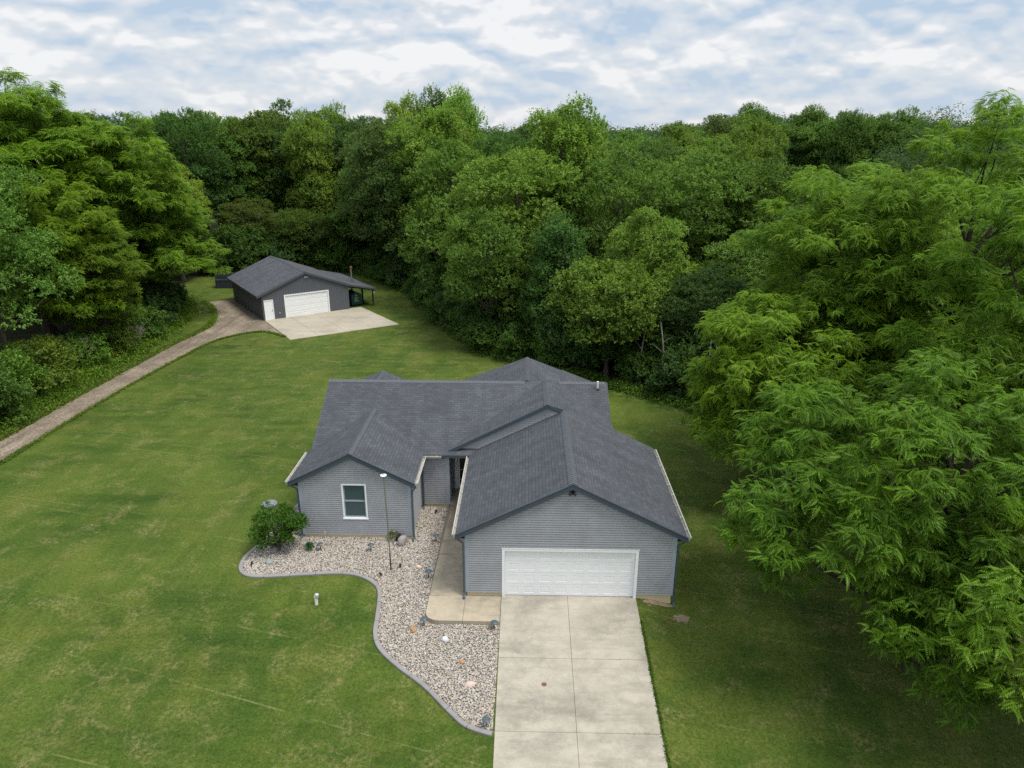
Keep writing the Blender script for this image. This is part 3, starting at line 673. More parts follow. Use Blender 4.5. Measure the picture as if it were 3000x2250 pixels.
# garage door ----------------------------------------------------
gd = MB(); gd.box((1.80, WY + .0601, 2.06), (6.79, WY + .064, 2.1)); DY = WY + .06
gdo = MB(); gdo.box((1.83, DY + .03, .0), (6.75, DY + .05, 2.05)); gdo = gdo.build('garage_door', [M['white']], house)
for r in range(4):
    m = MB(); z0 = .035 + r * .51; z1 = z0 + .502
    x0, x1 = 1.835, 6.745; cw = (x1 - x0) / 8
    ys_ = DY
    def P(x, z, d=0): return (x, ys_ + d, z)
    pz0, pz1 = z0 + .11, z1 - .11
    m.poly([P(x0, z0), P(x1, z0), P(x1, pz0), P(x0, pz0)]); m.poly([P(x0, pz1), P(x1, pz1), P(x1, z1), P(x0, z1)])
    m.poly([P(x0, z1), P(x1, z1), P(x1, z1, .03), P(x0, z1, .03)]); m.poly([P(x0, z0, .03), P(x1, z0, .03), P(x1, z0), P(x0, z0)])
    for c in range(8):
        a = x0 + c * cw; pa, pb = a + .11, a + cw - .11
        m.poly([P(a, pz0), P(pa, pz0), P(pa, pz1), P(a, pz1)]); m.poly([P(pb, pz0), P(a + cw, pz0), P(a + cw, pz1), P(pb, pz1)])
        rects = [(pa, pb, pz0, pz1, 0), (pa + .018, pb - .018, pz0 + .018, pz1 - .018, .008), (pa + .05, pb - .05, pz0 + .05, pz1 - .05, .004)]
        for q, w2 in zip(rects[:-1], rects[1:]):
            A = [P(q[0], q[2], q[4]), P(q[1], q[2], q[4]), P(q[1], q[3], q[4]), P(q[0], q[3], q[4])]; B = [P(w2[0], w2[2], w2[4]), P(w2[1], w2[2], w2[4]), P(w2[1], w2[3], w2[4]), P(w2[0], w2[3], w2[4])]
            for i in range(4): j = (i + 1) % 4; m.poly([A[i], A[j], B[j], B[i]])
        m.poly(B)
    m.build('door_section', [M['white']], gdo)
m = MB(); m.box((1.835, DY - .002, .0), (6.745, DY + .03, .033)); m.build('weather_seal', [M['dark']], gdo)
m = MB(); m.box((1.72, WY - .035, -.05), (1.83, WY + .12, 2.05)); m.box((6.75, WY - .035, -.05), (6.86, WY + .12, 2.05)); m.box((1.72, WY - .035, 2.05), (6.86, WY + .12, 2.16))
m.box((1.70, WY - .045, 2.16), (6.88, WY + .02, 2.175)); m.build('garage_door_frame', [M['white']], house)
# window ---------------------------------------------------------
W0, W1, Z0, Z1, YW = -5.31, -4.24, .99, 2.68, 4.07
m = MB(); t = .065
m.box((W0, YW - .03, Z0), (W0 + t, YW + .08, Z1)); m.box((W1 - t, YW - .03, Z0), (W1, YW + .08, Z1)); m.box((W0 + t, YW - .03, Z1 - t), (W1 - t, YW + .08, Z1)); m.box((W0 + t, YW - .03, Z0), (W1 - t, YW + .08, Z0 + t))
m.box((W0 - .02, YW - .05, Z0 - .02), (W1 + .02, YW - .03, Z0 + .03))
win = m.build('window', [M['white']], house)
zm = (Z0 + Z1) / 2
for (a, b_, yo) in ((Z0 + t, zm + .02, .03), (zm - .02, Z1 - t, .06)):
    m = MB(); s_ = .045; x0, x1 = W0 + t, W1 - t
    m.box((x0, YW + yo - .02, a), (x0 + s_, YW + yo, b_)); m.box((x1 - s_, YW + yo - .02, a), (x1, YW + yo, b_)); m.box((x0 + s_, YW + yo - .02, b_ - s_), (x1 - s_, YW + yo, b_)); m.box((x0 + s_, YW + yo - .02, a), (x1 - s_, YW + yo, a + s_ * 1.4))
    m.build('sash', [M['trim']], win)
    m = MB(); m.box((x0 + s_, YW + yo - .008, a + s_), (x1 - s_, YW + yo - .004, b_ - s_)); m.build('pane', [M['blind']], win)
# front door -------------------------------------------------------
m = MB(); m.box((-.88, 8.44, .18), (-.74, 8.5, 2.3)); m.box((.22, 8.44, .18), (.32, 8.5, 2.3)); m.box((-.74, 8.44, 2.18), (.22, 8.5, 2.3))
fd = m.build('front_door', [M['white']], house)
m = MB(); m.box((-.73, 8.45, .2), (-.64, 8.48, 2.17)); m.box((.13, 8.45, .2), (.21, 8.48, 2.17)); m.box((-.64, 8.45, .2), (.13, 8.48, .42)); m.box((-.64, 8.45, 2.07), (.13, 8.48, 2.17)); m.box((-.64, 8.455, 1.2), (.13, 8.475, 1.225)); m.build('storm_door', [M['white']], fd)
m = MB(); m.box((-.64, 8.462, .42), (.13, 8.468, 2.07)); m.build('glass', [M['glass_dark']], fd)
m = MB(); m.box((.0, 8.43, 1.05), (.1, 8.455, 1.09)); m.build('handle', [M['dark']], fd)
m = MB(); m.lathe([(.075, -.02), (.085, .03), (.052, .06), (.05, .36), (.056, .37), (.056, .385), (.04, .385)], (6.13, 10.35, 4.82), 14); vp = m.build('vent_pipe', [M['pvc']], house, True)
m = MB(); m.lathe([(.11, -.07), (.10, .02), (.06, .09), (.0, .09)], (6.13, 10.35, 4.8), 14); m.build('boot', [M['dark']], vp)
m = MB(); m.box((4.2, WY - .06, 4.56), (4.37, WY - .01, 4.68)); m.lathe([(.03, 0), (.055, .05), (.06, .12), (.0, .12)], (4.2, WY - .1, 4.6), 10, 0, Matrix.Rotation(R(115), 3, 'X')); m.lathe([(.03, 0), (.055, .05), (.06, .12), (.0, .12)], (4.37, WY - .1, 4.6), 10, 0, Matrix.Rotation(R(115), 3, 'X')); m.box((4.24, WY - .12, 4.5), (4.33, WY - .04, 4.57))
m.build('security_light', [M['dark']], house)
m = MB(); m.tube([(-6.17, 4.02, .30), (-6.17, 3.95, .30), (-6.17, 3.93, .25)], .018, 6); m.box((-6.22, 4.04, .25), (-6.12, 4.055, .36)); m.lathe([(.04, 0), (.04, .015)], (-6.17, 3.97, .335), 8); m.build('garden_tap', [M['gutter']], house)
m = MB(); m.box((-3.28, 3.97, .22), (-3.08, 4.055, .42)); m.build('outlet_box', [M['gutter']], house)
m = MB(); m.box((-3.02, 3.78, .02), (-2.82, 3.96, .30)); m.box((-3.0, 3.76, .25), (-2.84, 3.99, .33)); m.build('utility_box', [M['dark']], house)

# ------------------------------------------------------------------ OUTBUILDING
WW, DD, HE, PS, OHS, OF = 8.683, 10.9, 2.596, .39, .484, .14
shed = empty('outbuilding', tuple(SO), SA, 'dark grey metal sided outbuilding with white overhead door and lean-to roof', 'outbuilding')
def sb(m, name, mats, parent=shed, smooth=False): return m.build(name, mats, parent, smooth)
mid = WW / 2; HR = HE + PS * mid
m = MB()
def wallq(pts): m.poly(pts)
# front wall around the door openings (vertical strips)
def front_strip(a, b_, z0, y=0.0):
    za = min(HE + PS * a, HE + PS * (WW - a)) - .06; zb = min(HE + PS * b_, HE + PS * (WW - b_)) - .06
    m.poly([(a, y, z0), (b_, y, z0), (b_, y, zb), (a, y, za)])
for a, b_, z0 in ((0, .15, 0), (.15, 1.04, 1.97), (1.04, 2.12, 0), (2.12, mid, 2.27), (mid, 6.6, 2.27), (6.6, WW, 0)): front_strip(a, b_, z0)
m.poly([(0, DD, 0), (0, 0, 0), (0, 0, HE), (0, DD, HE)]); m.poly([(WW, 0, 0), (WW, DD, 0), (WW, DD, HE), (WW, 0, HE)]); m.poly([(WW, DD, 0), (0, DD, 0), (0, DD, HE), (mid, DD, HR - .06), (WW, DD, HE)])
k = .1
while k < WW:
    z0 = 1.97 if .13 < k < 1.06 else (2.27 if 2.1 < k < 6.62 else 0.0); zt_ = min(HE + PS * k, HE + PS * (WW - k)) - .07
    m.box((k - .018, -.022, z0), (k + .018, -.001, zt_)); k += .2286
k = .15
while k < DD:
    m.box((-.022, k - .018, 0), (-.001, k + .018, HE - .05)); k += .2286
sb(m, 'wall', [M['shed_wall']])
m = MB(); ez = HE - PS * OHS
m.slab([(-OHS, -OF, ez + .05), (mid, -OF, HR + .05), (mid, DD + OF, HR + .05), (-OHS, DD + OF, ez + .05)], .1)
m.slab([(mid, -OF, HR + .05), (WW + .3, -OF, HE - PS * .3 + .05), (WW + .3, DD + OF, HE - PS * .3 + .05), (mid, DD + OF, HR + .05)], .1)
m.slab([(WW + .3, -OF - .02, HE - PS * .3 + .052), (WW + 3.05, -OF - .02, HE - .3 * PS - .24 * 2.75), (WW + 3.05, DD - 1.2, HE - .3 * PS - .24 * 2.75), (WW + .3, DD - 1.2, HE - PS * .3 + .052)], .1)
sb(m, 'roof', [M['shed_roof'], M['shed_fascia']])
m = MB(); cap(m, (mid, -OF, HR + .055), (mid, DD + OF, HR + .055), PS, .15, .3); sb(m, 'ridge_cap', [M['shed_fascia']])
m = MB(); rake(m, (-OHS, ez + .04), (mid, HR + .04), -OF - .034, .2); rake(m, (mid, HR + .04), (WW + .3, HE - PS * .3 + .04), -OF - .034, .2); rake(m, (WW + .3, HE - PS * .3 + .04), (WW + 3.05, HE - .3 * PS - .24 * 2.75), -OF - .054, .16)
m.box((-OHS + .005, -OF, ez - .13), (-OHS + .03, DD + OF, ez - .055)); sb(m, 'fascia', [M['shed_fascia']])
m = MB(); m.box((2.24, .06, .03), (6.49, .09, 2.16)); dsh = sb(m, 'overhead_door', [M['white']])
for r in range(4):
    m = MB(); m.box((2.245, .03, .04 + r * .53), (6.485, .058, .04 + r * .53 + .515))
    for q in (.17, .34): m.box((2.245, .022, .04 + r * .53 + q), (6.485, .032, .04 + r * .53 + q + .02))
    m.build('door_section', [M['white']], dsh)
m = MB(); m.box((2.12, -.035, 0), (2.24, .06, 2.16)); m.box((6.49, -.035, 0), (6.6, .06, 2.16)); m.box((2.12, -.035, 2.16), (6.6, .06, 2.27)); sb(m, 'door_frame', [M['white']])
m = MB(); m.box((.15, -.03, 0), (.22, .05, 1.97)); m.box((.97, -.03, 0), (1.04, .05, 1.97)); m.box((.22, -.03, 1.9), (.97, .05, 1.97)); m.box((.22, .0, .03), (.97, .03, 1.9)); en = sb(m, 'entry_door', [M['white']])
m = MB(); m.lathe([(.03, 0), (.035, .03), (.02, .06), (0, .06)], (.9, -.02, .95), 8, 0, Matrix.Rotation(R(90), 3, 'X')); m.build('handle', [M['dark']], en)
m = MB(); m.box((4.33, -.05, 3.74), (4.5, -.023, 3.86))
for q in (4.3, 4.53): m.lathe([(.03, 0), (.05, .04), (.055, .1), (0, .1)], (q, -.07, 3.8), 8, 0, Matrix.Rotation(R(115), 3, 'X'))
sb(m, 'security_light', [M['gutter']])
m = MB(); m.box((1.5, -.06, .53), (1.63, -.023, .64)); sb(m, 'outlet_box', [M['gutter']])
for y in (.1, 2.9, 5.8, 8.9):
    m = MB(); m.box((WW + 2.62, y, -.3), (WW + 2.76, y + .14, 1.72)); sb(m, 'lean_to_post', [M['post']])
m = MB(); m.box((WW + 2.62, .0, 1.62), (WW + 2.76, 9.2, 1.8))
for y in (.05, 2.9, 5.8, 8.9): m.beam((WW + .02, y + .07, 2.3), (WW + 2.9, y + .07, 1.66), .05, .14)
sb(m, 'lean_to_beam', [M['post']])
m = MB(); m.lathe([(.05, 0), (.09, .1), (.09, .15), (0, .15)], (WW + 2.66, -.12, 1.45), 8, 0, Matrix.Rotation(R(110), 3, 'X')); m.box((WW + 2.63, -.08, 1.4), (WW + 2.7, 0, 1.55)); sb(m, 'flood_light', [M['gutter']])

# outdoor wood furnace
fl = sh(9.9, 1.0, 0); fur = empty('wood_furnace', (fl[0], fl[1], -.4), SA, 'dark green outdoor wood furnace with tall steel flue under the lean-to', 'furnace')
m = MB(); m.box((-.55, 0, .12), (.55, 1.5, 1.15)); m.poly([(-.55, 0, 1.15), (.55, 0, 1.15), (0, 0, 1.42)]); m.poly([(.55, 1.5, 1.15), (-.55, 1.5, 1.15), (0, 1.5, 1.42)]); m.build('body', [M['green']], fur)
m = MB(); m.slab([(-.62, -.08, 1.14), (0, -.08, 1.46), (0, 1.58, 1.46), (-.62, 1.58, 1.14)], .03, 0, 0); m.slab([(0, -.08, 1.46), (.62, -.08, 1.14), (.62, 1.58, 1.14), (0, 1.58, 1.46)], .03, 0, 0); m.build('roof', [M['shed_fascia']], fur)
m = MB(); m.box((-.24, -.05, .42), (.22, -.001, .95)); fdr = m.build('fire_door', [M['steel']], fur)
m = MB(); m.box((.12, -.08, .62), (.18, -.05, .78)); m.build('handle', [M['dark']], fdr)
m = MB(); m.box((-.1, -.04, 1.02), (.08, -.001, 1.16)); m.build('control_box', [M['gutter']], fur)
for sx in (-.5, .44):
    for sy in (.05, 1.38): m = MB(); m.box((sx, sy, -.05), (sx + .06, sy + .06, .12)); m.build('leg', [M['dark']], fur)
m = MB(); m.lathe([(.09, 1.3), (.09, 3.65), (.10, 3.65), (.10, 3.72)], (0, 1.0, 0), 12); flu = m.build('flue', [M['steel']], fur, True)
m = MB(); m.lathe([(.13, 3.70), (.13, 3.92), (.09, 3.98), (0, 3.99)], (0, 1.0, 0), 12); m.build('cap', [M['rust']], flu, True)

# dark bin behind the outbuilding
bn = empty('storage_bin', (-32.2, 58.3, -.4), R(6), 'low dark panelled storage bin on the grass behind the outbuilding', 'bin')
m = MB(); m.box((-1.2, -.9, .05), (1.6, -.84, 1.55)); m.box((-1.2, .84, .05), (1.6, .9, 1.55)); m.box((-1.2, -.84, .05), (-1.14, .84, 1.55)); m.box((1.54, -.84, .05), (1.6, .84, 1.55)); m.box((-1.14, -.84, .05), (1.54, .84, .12))
for q in np.arange(-1.05, 1.6, .35): m.box((q, -.93, .05), (q + .05, -.901, 1.5))
m.build('body', [M['bin']], bn)
m = MB(); m.box((-1.22, -.95, .95), (1.62, -.931, 1.06)); m.build('band', [M['binrim']], bn)
for sx in (-1.2, 1.5): m = MB(); m.box((sx, -.9, 0), (sx + .1, .9, .05)); m.build('skid', [M['post']], bn)

# ------------------------------------------------------------------ small things
def light(x, y, label):
    e = empty('path_light', (x, y, tz(x, y) + .02), 0, label, 'path light', 'solar path lights in the river stones'); e.rotation_euler = (rng0.uniform(-.12, .12), rng0.uniform(-.12, .12), rng0.uniform(0, 6))
    return e
pl = light(-6.1, 3.03, 'dark mushroom path light beside the small green plant')
m = MB(); m.lathe([(.018, -.06), (.018, .30)], (0, 0, 0), 8); m.build('stake', [M['dark']], pl)
m = MB(); m.lathe([(.05, .26), (.055, .32), (.05, .325)], (0, 0, 0), 12); m.build('lens', [M['gutter']], pl)
m = MB(); m.lathe([(.135, .325), (.135, .34), (.09, .375), (.0, .385)], (0, 0, 0), 16); m.build('cap', [M['spout']], pl, True)
for x, y, lb in ((-3.96, 3.02, 'dark mushroom path light in front of the window wall, left of the tall pole'), (-1.28, 3.81, 'dark mushroom path light beside the walk near the striped boulder'), (-1.26, 1.16, 'dark mushroom path light halfway along the walk'),
                 (-1.07, -1.55, 'dark mushroom path light at the rounded end of the walk'), (1.5, -1.66, 'dark mushroom path light tucked between walk end and driveway'), (1.43, -5.72, 'dark mushroom path light nearest the camera at the tip of the stones')):
    copy_thing(pl, (x, y, tz(x, y) + .02), rng0.uniform(0, 6), (1, 1, 1), lb, 'solar path lights in the river stones')
sp0 = None
for (zx, zy, lb) in ((135, 820, 'small black spotlight stub near the curved end of the kerb'), (1770, 393, 'small black spotlight stub in the stones before the recessed wall'), (1485, 813, 'small black spotlight stub right of the tall pole'), (1332, 908, 'small black spotlight stub next to the kerb bend')):
    pos = {135: (-8.62, 1.75), 1770: (-1.62, 6.2), 1485: (-2.5, 1.75), 1332: (-3.15, 1.25)}[zx]
    if sp0 is None:
        sp0 = empty('garden_spotlight', (pos[0], pos[1], .02), 0, lb, 'spotlight', 'black spotlights in the river stones')
        m = MB(); m.lathe([(.012, -.05), (.012, .1)], (0, 0, 0), 6); m.build('stake', [M['dark']], sp0)
        m = MB(); m.lathe([(.03, 0), (.045, .03), (.05, .13), (.04, .13)], (0, .02, .1), 10, 0, Matrix.Rotation(R(-40), 3, 'X')); m.build('lamp_head', [M['dark']], sp0)
    else: copy_thing(sp0, (pos[0], pos[1], .02), rng0.uniform(0, 6), (1, 1, 1), lb, 'black spotlights in the river stones')
po = empty('flag_pole', (-2.86, 1.66, .0), 0, 'tall thin pole topped by a white disc standing in the river stones', 'pole')
m = MB(); m.tube([(0, 0, 0), (-.005, 0, .85)], .028, 8); m.build('ground_sleeve', [M['dark']], po)
m = MB(); m.tube([(-.005, 0, .85), (-.02, 0, 2.5), (-.06, 0, 4.28)], [.028, .026, .022], 8); m.build('pole', [plain('pole_metal', (.15, .16, .10), .5, .4)], po)
m = MB(); m.lathe([(.03, -.05), (.045, -.01), (.12, 0), (.12, .015), (.08, .028), (.075, .022), (.0, .022)], (-.062, 0, 4.33), 20); m.build('disc', [M['white']], po, True)
m = MB(); m.lathe([(.05, 0), (.04, .02), (0, .022)], (-.062, 0, 4.36), 10); m.build('hub', [M['gutter']], po, True)
vp = empty('vent_pipe', (-5.31, -.51, tz(-5.31, -.51)), 0, 'short white vertical pipe with grey cap standing in the lawn', 'pipe')
m = MB(); m.lathe([(.062, -.1), (.062, .36), (.056, .36)], (0, 0, 0), 14); m.build('pipe', [M['pvc']], vp, True)
m = MB(); m.lathe([(.076, .34), (.076, .38), (.076, .45), (.0, .465)], (0, 0, 0), 14, 0, Matrix.Rotation(R(6), 3, 'Y')); m.build('cap', [plain('cap_grey', (.42, .43, .44), .5)], vp)
sp = empty('septic_lid', (-9.59, 6.74, 0), 0, 'grey round lid of a tank riser set in the lawn behind the shrub', 'lid')
m = MB(); m.lathe([(.34, -.1), (.34, .12), (.30, .13)], (0, 0, 0), 24); m.build('riser', [M['septic']], sp)
m = MB(); m.lathe([(.36, .13), (.36, .17), (.3, .19), (.05, .22), (.0, .22)], (0, 0, 0), 24); lid = m.build('lid', [M['septic']], sp)
m = MB(); m.lathe([(.04, 0), (.04, .03)], (0, 0, .22), 8); m.build('bolt', [M['dark']], lid)

def rock(name, x, y, r, col, label, seed, sz=(1, .8, .6), var=.25):
    import bmesh
    bm = bmesh.new(); bmesh.ops.create_icosphere(bm, subdivisions=3, radius=1); rg = random.Random(seed); 
    pl_ = [(Vector((rg.gauss(0, 1), rg.gauss(0, 1), rg.gauss(0, 1))).normalized(), rg.uniform(.62, .95)) for _ in range(9)]
    for v in bm.verts:
        p = v.co.copy()
        for n_, d in pl_:
            e = p.dot(n_) - d
            if e > 0: p -= n_ * e * .85
        v.co = Vector((p.x * sz[0] * r, p.y * sz[1] * r, p.z * sz[2] * r + r * sz[2] * .45))
    me = bpy.data.meshes.new(name); bm.to_mesh(me); bm.free()
    b = NB('rock_' + str(seed)); wv = b.noise(1, 5, .7, b.map((3 / r, 3 / r, 14 / r)))
    c = b.mix(1.0, col, b.ramp(wv, [(.3, 1 - var), (.7, 1 + var)]), 'MULTIPLY'); b.bump(wv, .4, .02)
    o = link_mesh(name, me, b.fin(c, .85, .2)); o.location = (x, y, tz(x, y) + .02); o.rotation_euler = (rg.uniform(-.2, .2), rg.uniform(-.2, .2), rg.uniform(0, 6))
    tag(o, label, 'rock'); return o
rock('boulder', -2.72, 3.62, .27, (.27, .24, .24), 'striped purple-grey boulder leaning by the black utility box', 1, (1, .8, 1.1))
rock('boulder', -7.99, 2.06, .20, (.22, .26, .25), 'smooth grey-green boulder in the stones below the shrub', 2)
rock('boulder', -1.5, 6.35, .17, (.22, .16, .15), 'dark reddish boulder in front of the recessed wall', 3)
rock('boulder', -1.45, -1.72, .17, (.30, .20, .12), 'orange-brown flat rock beside the end of the walk', 4, (1, .8, .5))
rock('boulder', -.22, -2.2, .14, (.52, .53, .55), 'small white quartz rock in the river stones', 5, (1, .8, .8))
rock('boulder', .45, -3.2, .12, (.36, .19, .11), 'small brick-orange rock in the river stones', 6)
rock('boulder', .82, -4.1, .17, (.48, .38, .34), 'flat pinkish rock near the tip of the stones', 7, (1.2, .8, .4))
rock('boulder', -1.75, 1.9, .13, (.55, .42, .32), 'pale tan rounded rock in the middle of the stones', 8)

def patch(name, x, y, rx, ry, mat, label, seed, off=.012):
    rg = random.Random(seed); P = []
    for k in range(26):
        a = k / 26 * 6.283; r = rg.uniform(.72, 1.1); P.append((x + math.cos(a) * rx * r, y + math.sin(a) * ry * r))
    return sheet(name, P, off, mat, .2, label)
patch('bare_soil', 8.5, -.62, .34, .22, M['dirt'], 'patch of bare reddish soil at the garage corner', 1)
patch('bare_soil', 7.7, -.02, .62, .16, M['dirt'], 'strip of bare soil along the garage foundation', 2, .016)

m = MB(); m.lathe([(.085, 0), (.085, .008), (.06, .009), (.0, .009)], (3.26, -4.02, zdr(0, -4.02) + .019), 20); cv = m.build('access_cover', [M['rust']]); tag(cv, 'small round brown cover set in the left half of the driveway', 'cover')
# ------------------------------------------------------------------ vegetation generators
def unit(a): return a / np.maximum(np.linalg.norm(a, axis=-1, keepdims=True), 1e-9)
def leaf_quads(P, A, Nn, L, Wd, fold=.25):
    """P base, A axis, Nn normal, L length, Wd width"""
    A = unit(A); S = unit(np.cross(A, Nn)); N2 = np.cross(S, A); L = L[:, None]; Wd = Wd[:, None]
    m_ = P + A * L * .45 + N2 * Wd * fold
    return np.stack([P, m_ + S * Wd * .5, P + A * L - N2 * L * .08, m_ - S * Wd * .5], 1)
def rnd_dirs(n, rs, zmin=-1.0):
    z = rs.uniform(zmin, 1, n); a = rs.uniform(0, 2 * np.pi, n); r = np.sqrt(np.maximum(0, 1 - z * z)); return np.stack([r * np.cos(a), r * np.sin(a), z], 1)
def lobes(rs, masses, n, rl, flat, spread=(.55, .98), zmin=-.55):
    """centres of leaf clumps spread through ellipsoids"""
    vol = np.array([m_[3] * m_[4] + m_[4] * m_[5] + m_[3] * m_[5] for m_ in masses]); cnt = np.maximum(3, (n * vol / vol.sum()).astype(int)); out_ = []
    for m_, k in zip(masses, cnt):
        d = rnd_dirs(k * 6, rs, zmin); r = rs.uniform(*spread, k * 6)[:, None]; p = d * r * np.array(m_[3:6]) + np.array(m_[:3]); 
        keep = []
        mind = rl * 1.0
        for q in p:
            if all(((q - p[j]) ** 2).sum() > mind * mind for j in keep): keep.append(len(keep) and int(np.where((p == q).all(1))[0][0]) or int(np.where((p == q).all(1))[0][0]))
            if len(keep) >= k: break
        out_.append(p[keep])
    c = np.concatenate(out_); r = rl * rs.uniform(.7, 1.35, len(c)); return c, r
def broad_crown(seed, masses, n_lobes=70, rl=1.1, twigs=70, leaves=9, leaf=.2, flat=.75, upright=.35, spike=0.0, zmin=-.55, inner=.12):
    rs = np.random.RandomState(seed); c, r = lobes(rs, masses, n_lobes, rl, flat, zmin=zmin)
    nt_ = len(c) * twigs; ci = np.repeat(np.arange(len(c)), twigs)
    ctr = np.array([np.mean([m_[0] for m_ in masses]), np.mean([m_[1] for m_ in masses]), np.mean([m_[2] for m_ in masses]) - 1.0])
    outw = unit(c - ctr)[ci]
    d = unit(rnd_dirs(nt_, rs, -.45) + outw * .35); rad = r[ci] * np.where(rs.rand(nt_) < inner, rs.uniform(.2, .7, nt_), rs.uniform(.75, 1.12, nt_))
    sc_ = np.array([1, 1, flat]); bp = c[ci] + d * rad[:, None] * sc_
    td = unit(d + outw * .3 + np.array([0, 0, upright]) + rs.randn(nt_, 3) * .35)
    tl = rs.uniform(.35, .8, nt_) * leaf * 3.2
    if spike: k = rs.rand(nt_) < spike; td[k] = unit(td[k] * .4 + np.array([0, 0, 1.0])); tl[k] *= 2.0
    li = np.repeat(np.arange(nt_), leaves); t = np.tile(np.arange(leaves) / max(1, leaves - 1), nt_) + rs.uniform(-.05, .05, nt_ * leaves)
    P = bp[li] + td[li] * (t * tl[li])[:, None] + rs.randn(len(li), 3) * leaf * .18
    side = rs.randn(len(li), 3); A = unit(td[li] * .5 + unit(side) * .8 + np.array([0, 0, -.12]))
    Nn = unit(d[li] * .55 + np.array([0, 0, .8]) + rs.randn(len(li), 3) * .45)
    L = leaf * rs.uniform(.7, 1.25, len(li)); Q = leaf_quads(P, A, Nn, L, L * .62)
    rv = np.clip(np.repeat(rs.rand(nt_), leaves) * .5 + rs.rand(len(li)) * .5, 0, 1)
    rv = np.clip(rv * .8 + (rs.rand(len(c))[ci][li]) * .25 - .03, 0, 1)
    return Q.reshape(-1, 3), rv, c
def frond(rs, L=.52, pairs=8, lf=.125, droop=.7):
    """one compound leaf along +x, drooping, leaflets in pairs"""
    qs = []; t = np.linspace(.22, 1, pairs); ang = droop * t * 1.1
    x = np.cumsum(np.cos(ang)) / pairs * L * 1.0; z = -np.cumsum(np.sin(ang)) / pairs * L
    for k in range(pairs):
        dx = np.array([math.cos(ang[k]), 0, -math.sin(ang[k])]); env = math.sin(math.pi * (.18 + .74 * t[k])) ** .6
        for s in (-1, 1):
            a = dx * .55 + np.array([0, s * .85, -.30 + rs.uniform(-.12, .12)]); n_ = np.array([math.sin(ang[k]) * .6, -s * -.35, 1.0])
            qs.append((np.array([x[k], 0, z[k]]), a, n_, lf * env * rs.uniform(.9, 1.1)))
    k = pairs - 1; qs.append((np.array([x[k], 0, z[k]]), np.array([math.cos(ang[k]), 0, -math.sin(ang[k]) - .2]), np.array([0.3, 0, 1.0]), lf * .8))
    P = np.array([q[0] for q in qs]); A = np.array([q[1] for q in qs]); Nn = np.array([q[2] for q in qs]); Lf = np.array([q[3] for q in qs])
    return leaf_quads(P, A, Nn, Lf, Lf * .38, .12)            # (n,4,3)
def pinnate_crown(seed, masses, n_lobes=60, rl=1.2, tips=28, fr=6, L=.55, pairs=7, flat=.6, zmin=-.5, lf=.14):
    rs = np.random.RandomState(seed); c, r = lobes(rs, masses, n_lobes, rl, flat, (.5, 1.0), zmin)
    T = np.stack([frond(rs, L, pairs, lf, dr) for dr in (.45, .75, 1.05, 1.3)])        # variants (4,n,4,3)
    nt_ = len(c) * tips; ci = np.repeat(np.arange(len(c)), tips)
    ctr = np.array([np.mean([m_[0] for m_ in masses]), np.mean([m_[1] for m_ in masses]), np.mean([m_[2] for m_ in masses]) - 1.5]); outw = unit(c - ctr)[ci]
    d = unit(rnd_dirs(nt_, rs, -.3) + outw * .45); bp = c[ci] + d * (r[ci] * rs.uniform(.45, 1.08, nt_))[:, None] * np.array([1, 1, flat])
    nf = nt_ * fr; fi = np.repeat(np.arange(nt_), fr)
    az0 = np.arctan2(d[:, 1], d[:, 0])
    az = az0[fi] + rs.uniform(-1.9, 1.9, nf) ; pit = rs.uniform(-.35, .65, nf); roll = rs.uniform(-.4, .4, nf); s = rs.uniform(.75, 1.2, nf)
    v = rs.randint(0, 4, nf); G = T[v] * s[:, None, None, None]
    x, y, z = G[..., 0], G[..., 1], G[..., 2]
    cr, sr = np.cos(roll)[:, None, None], np.sin(roll)[:, None, None]; y, z = y * cr - z * sr, y * sr + z * cr
    cp, sp_ = np.cos(pit)[:, None, None], np.sin(pit)[:, None, None]; x, z = x * cp - z * sp_, x * sp_ + z * cp
    ca, sa = np.cos(az)[:, None, None], np.sin(az)[:, None, None]; x, y = x * ca - y * sa, x * sa + y * ca
    off = bp[fi] + rs.randn(nf, 3) * .05
    G = np.stack([x, y, z], -1) + off[:, None, None, :]
    nl = G.shape[1]; rv = np.repeat(np.clip(rs.rand(nt_)[fi] * .5 + rs.rand(nf) * .35 + .08, 0, 1), nl); rv = np.clip(rv + rs.uniform(-.08, .08, len(rv)), 0, 1)
    return G.reshape(-1, 3), rv, c
def quads_mesh(name, V, rv):
    return arrays_mesh(name, V, np.arange(len(V)).reshape(-1, 4), rv)
def tree_wood(mb, rs, h, r0, centres, fork=.35, lean=(0, 0), maxb=26, nseg=7):
    top = Vector((lean[0], lean[1], h)); path = []; rad = []
    for k in range(nseg + 1):
        t = k / nseg; path.append((top.x * t + math.sin(t * 5 + r0 * 9) * .18 * t, top.y * t + math.cos(t * 4 + r0 * 7) * .15 * t, h * t)); rad.append(r0 * (1 - t) ** .8 * .92 + .02)
    rad[0] *= 1.45; mb.tube(path, rad, 9)
    idx = rs.permutation(len(centres))[:maxb]
    for i in idx:
        c = centres[i]; tt = max(fork, min(.92, (c[2] - 1.5 - abs(c[0]) * .25) / h * .85)); kz = tt * nseg; k = min(nseg - 1, int(kz)); a = Vector(path[k]).lerp(Vector(path[k + 1]), kz - k)
        e = Vector(c); m1 = a.lerp(e, .5) + Vector((rs.uniform(-.3, .3), rs.uniform(-.3, .3), -(e - a).length * .06 + .2)); rr = r0 * (1 - tt) * .55 + .03
        mb.tube([a, a.lerp(m1, .5), m1, e.lerp(m1, .4), e], [rr, rr * .8, rr * .6, rr * .38, .012], 5)

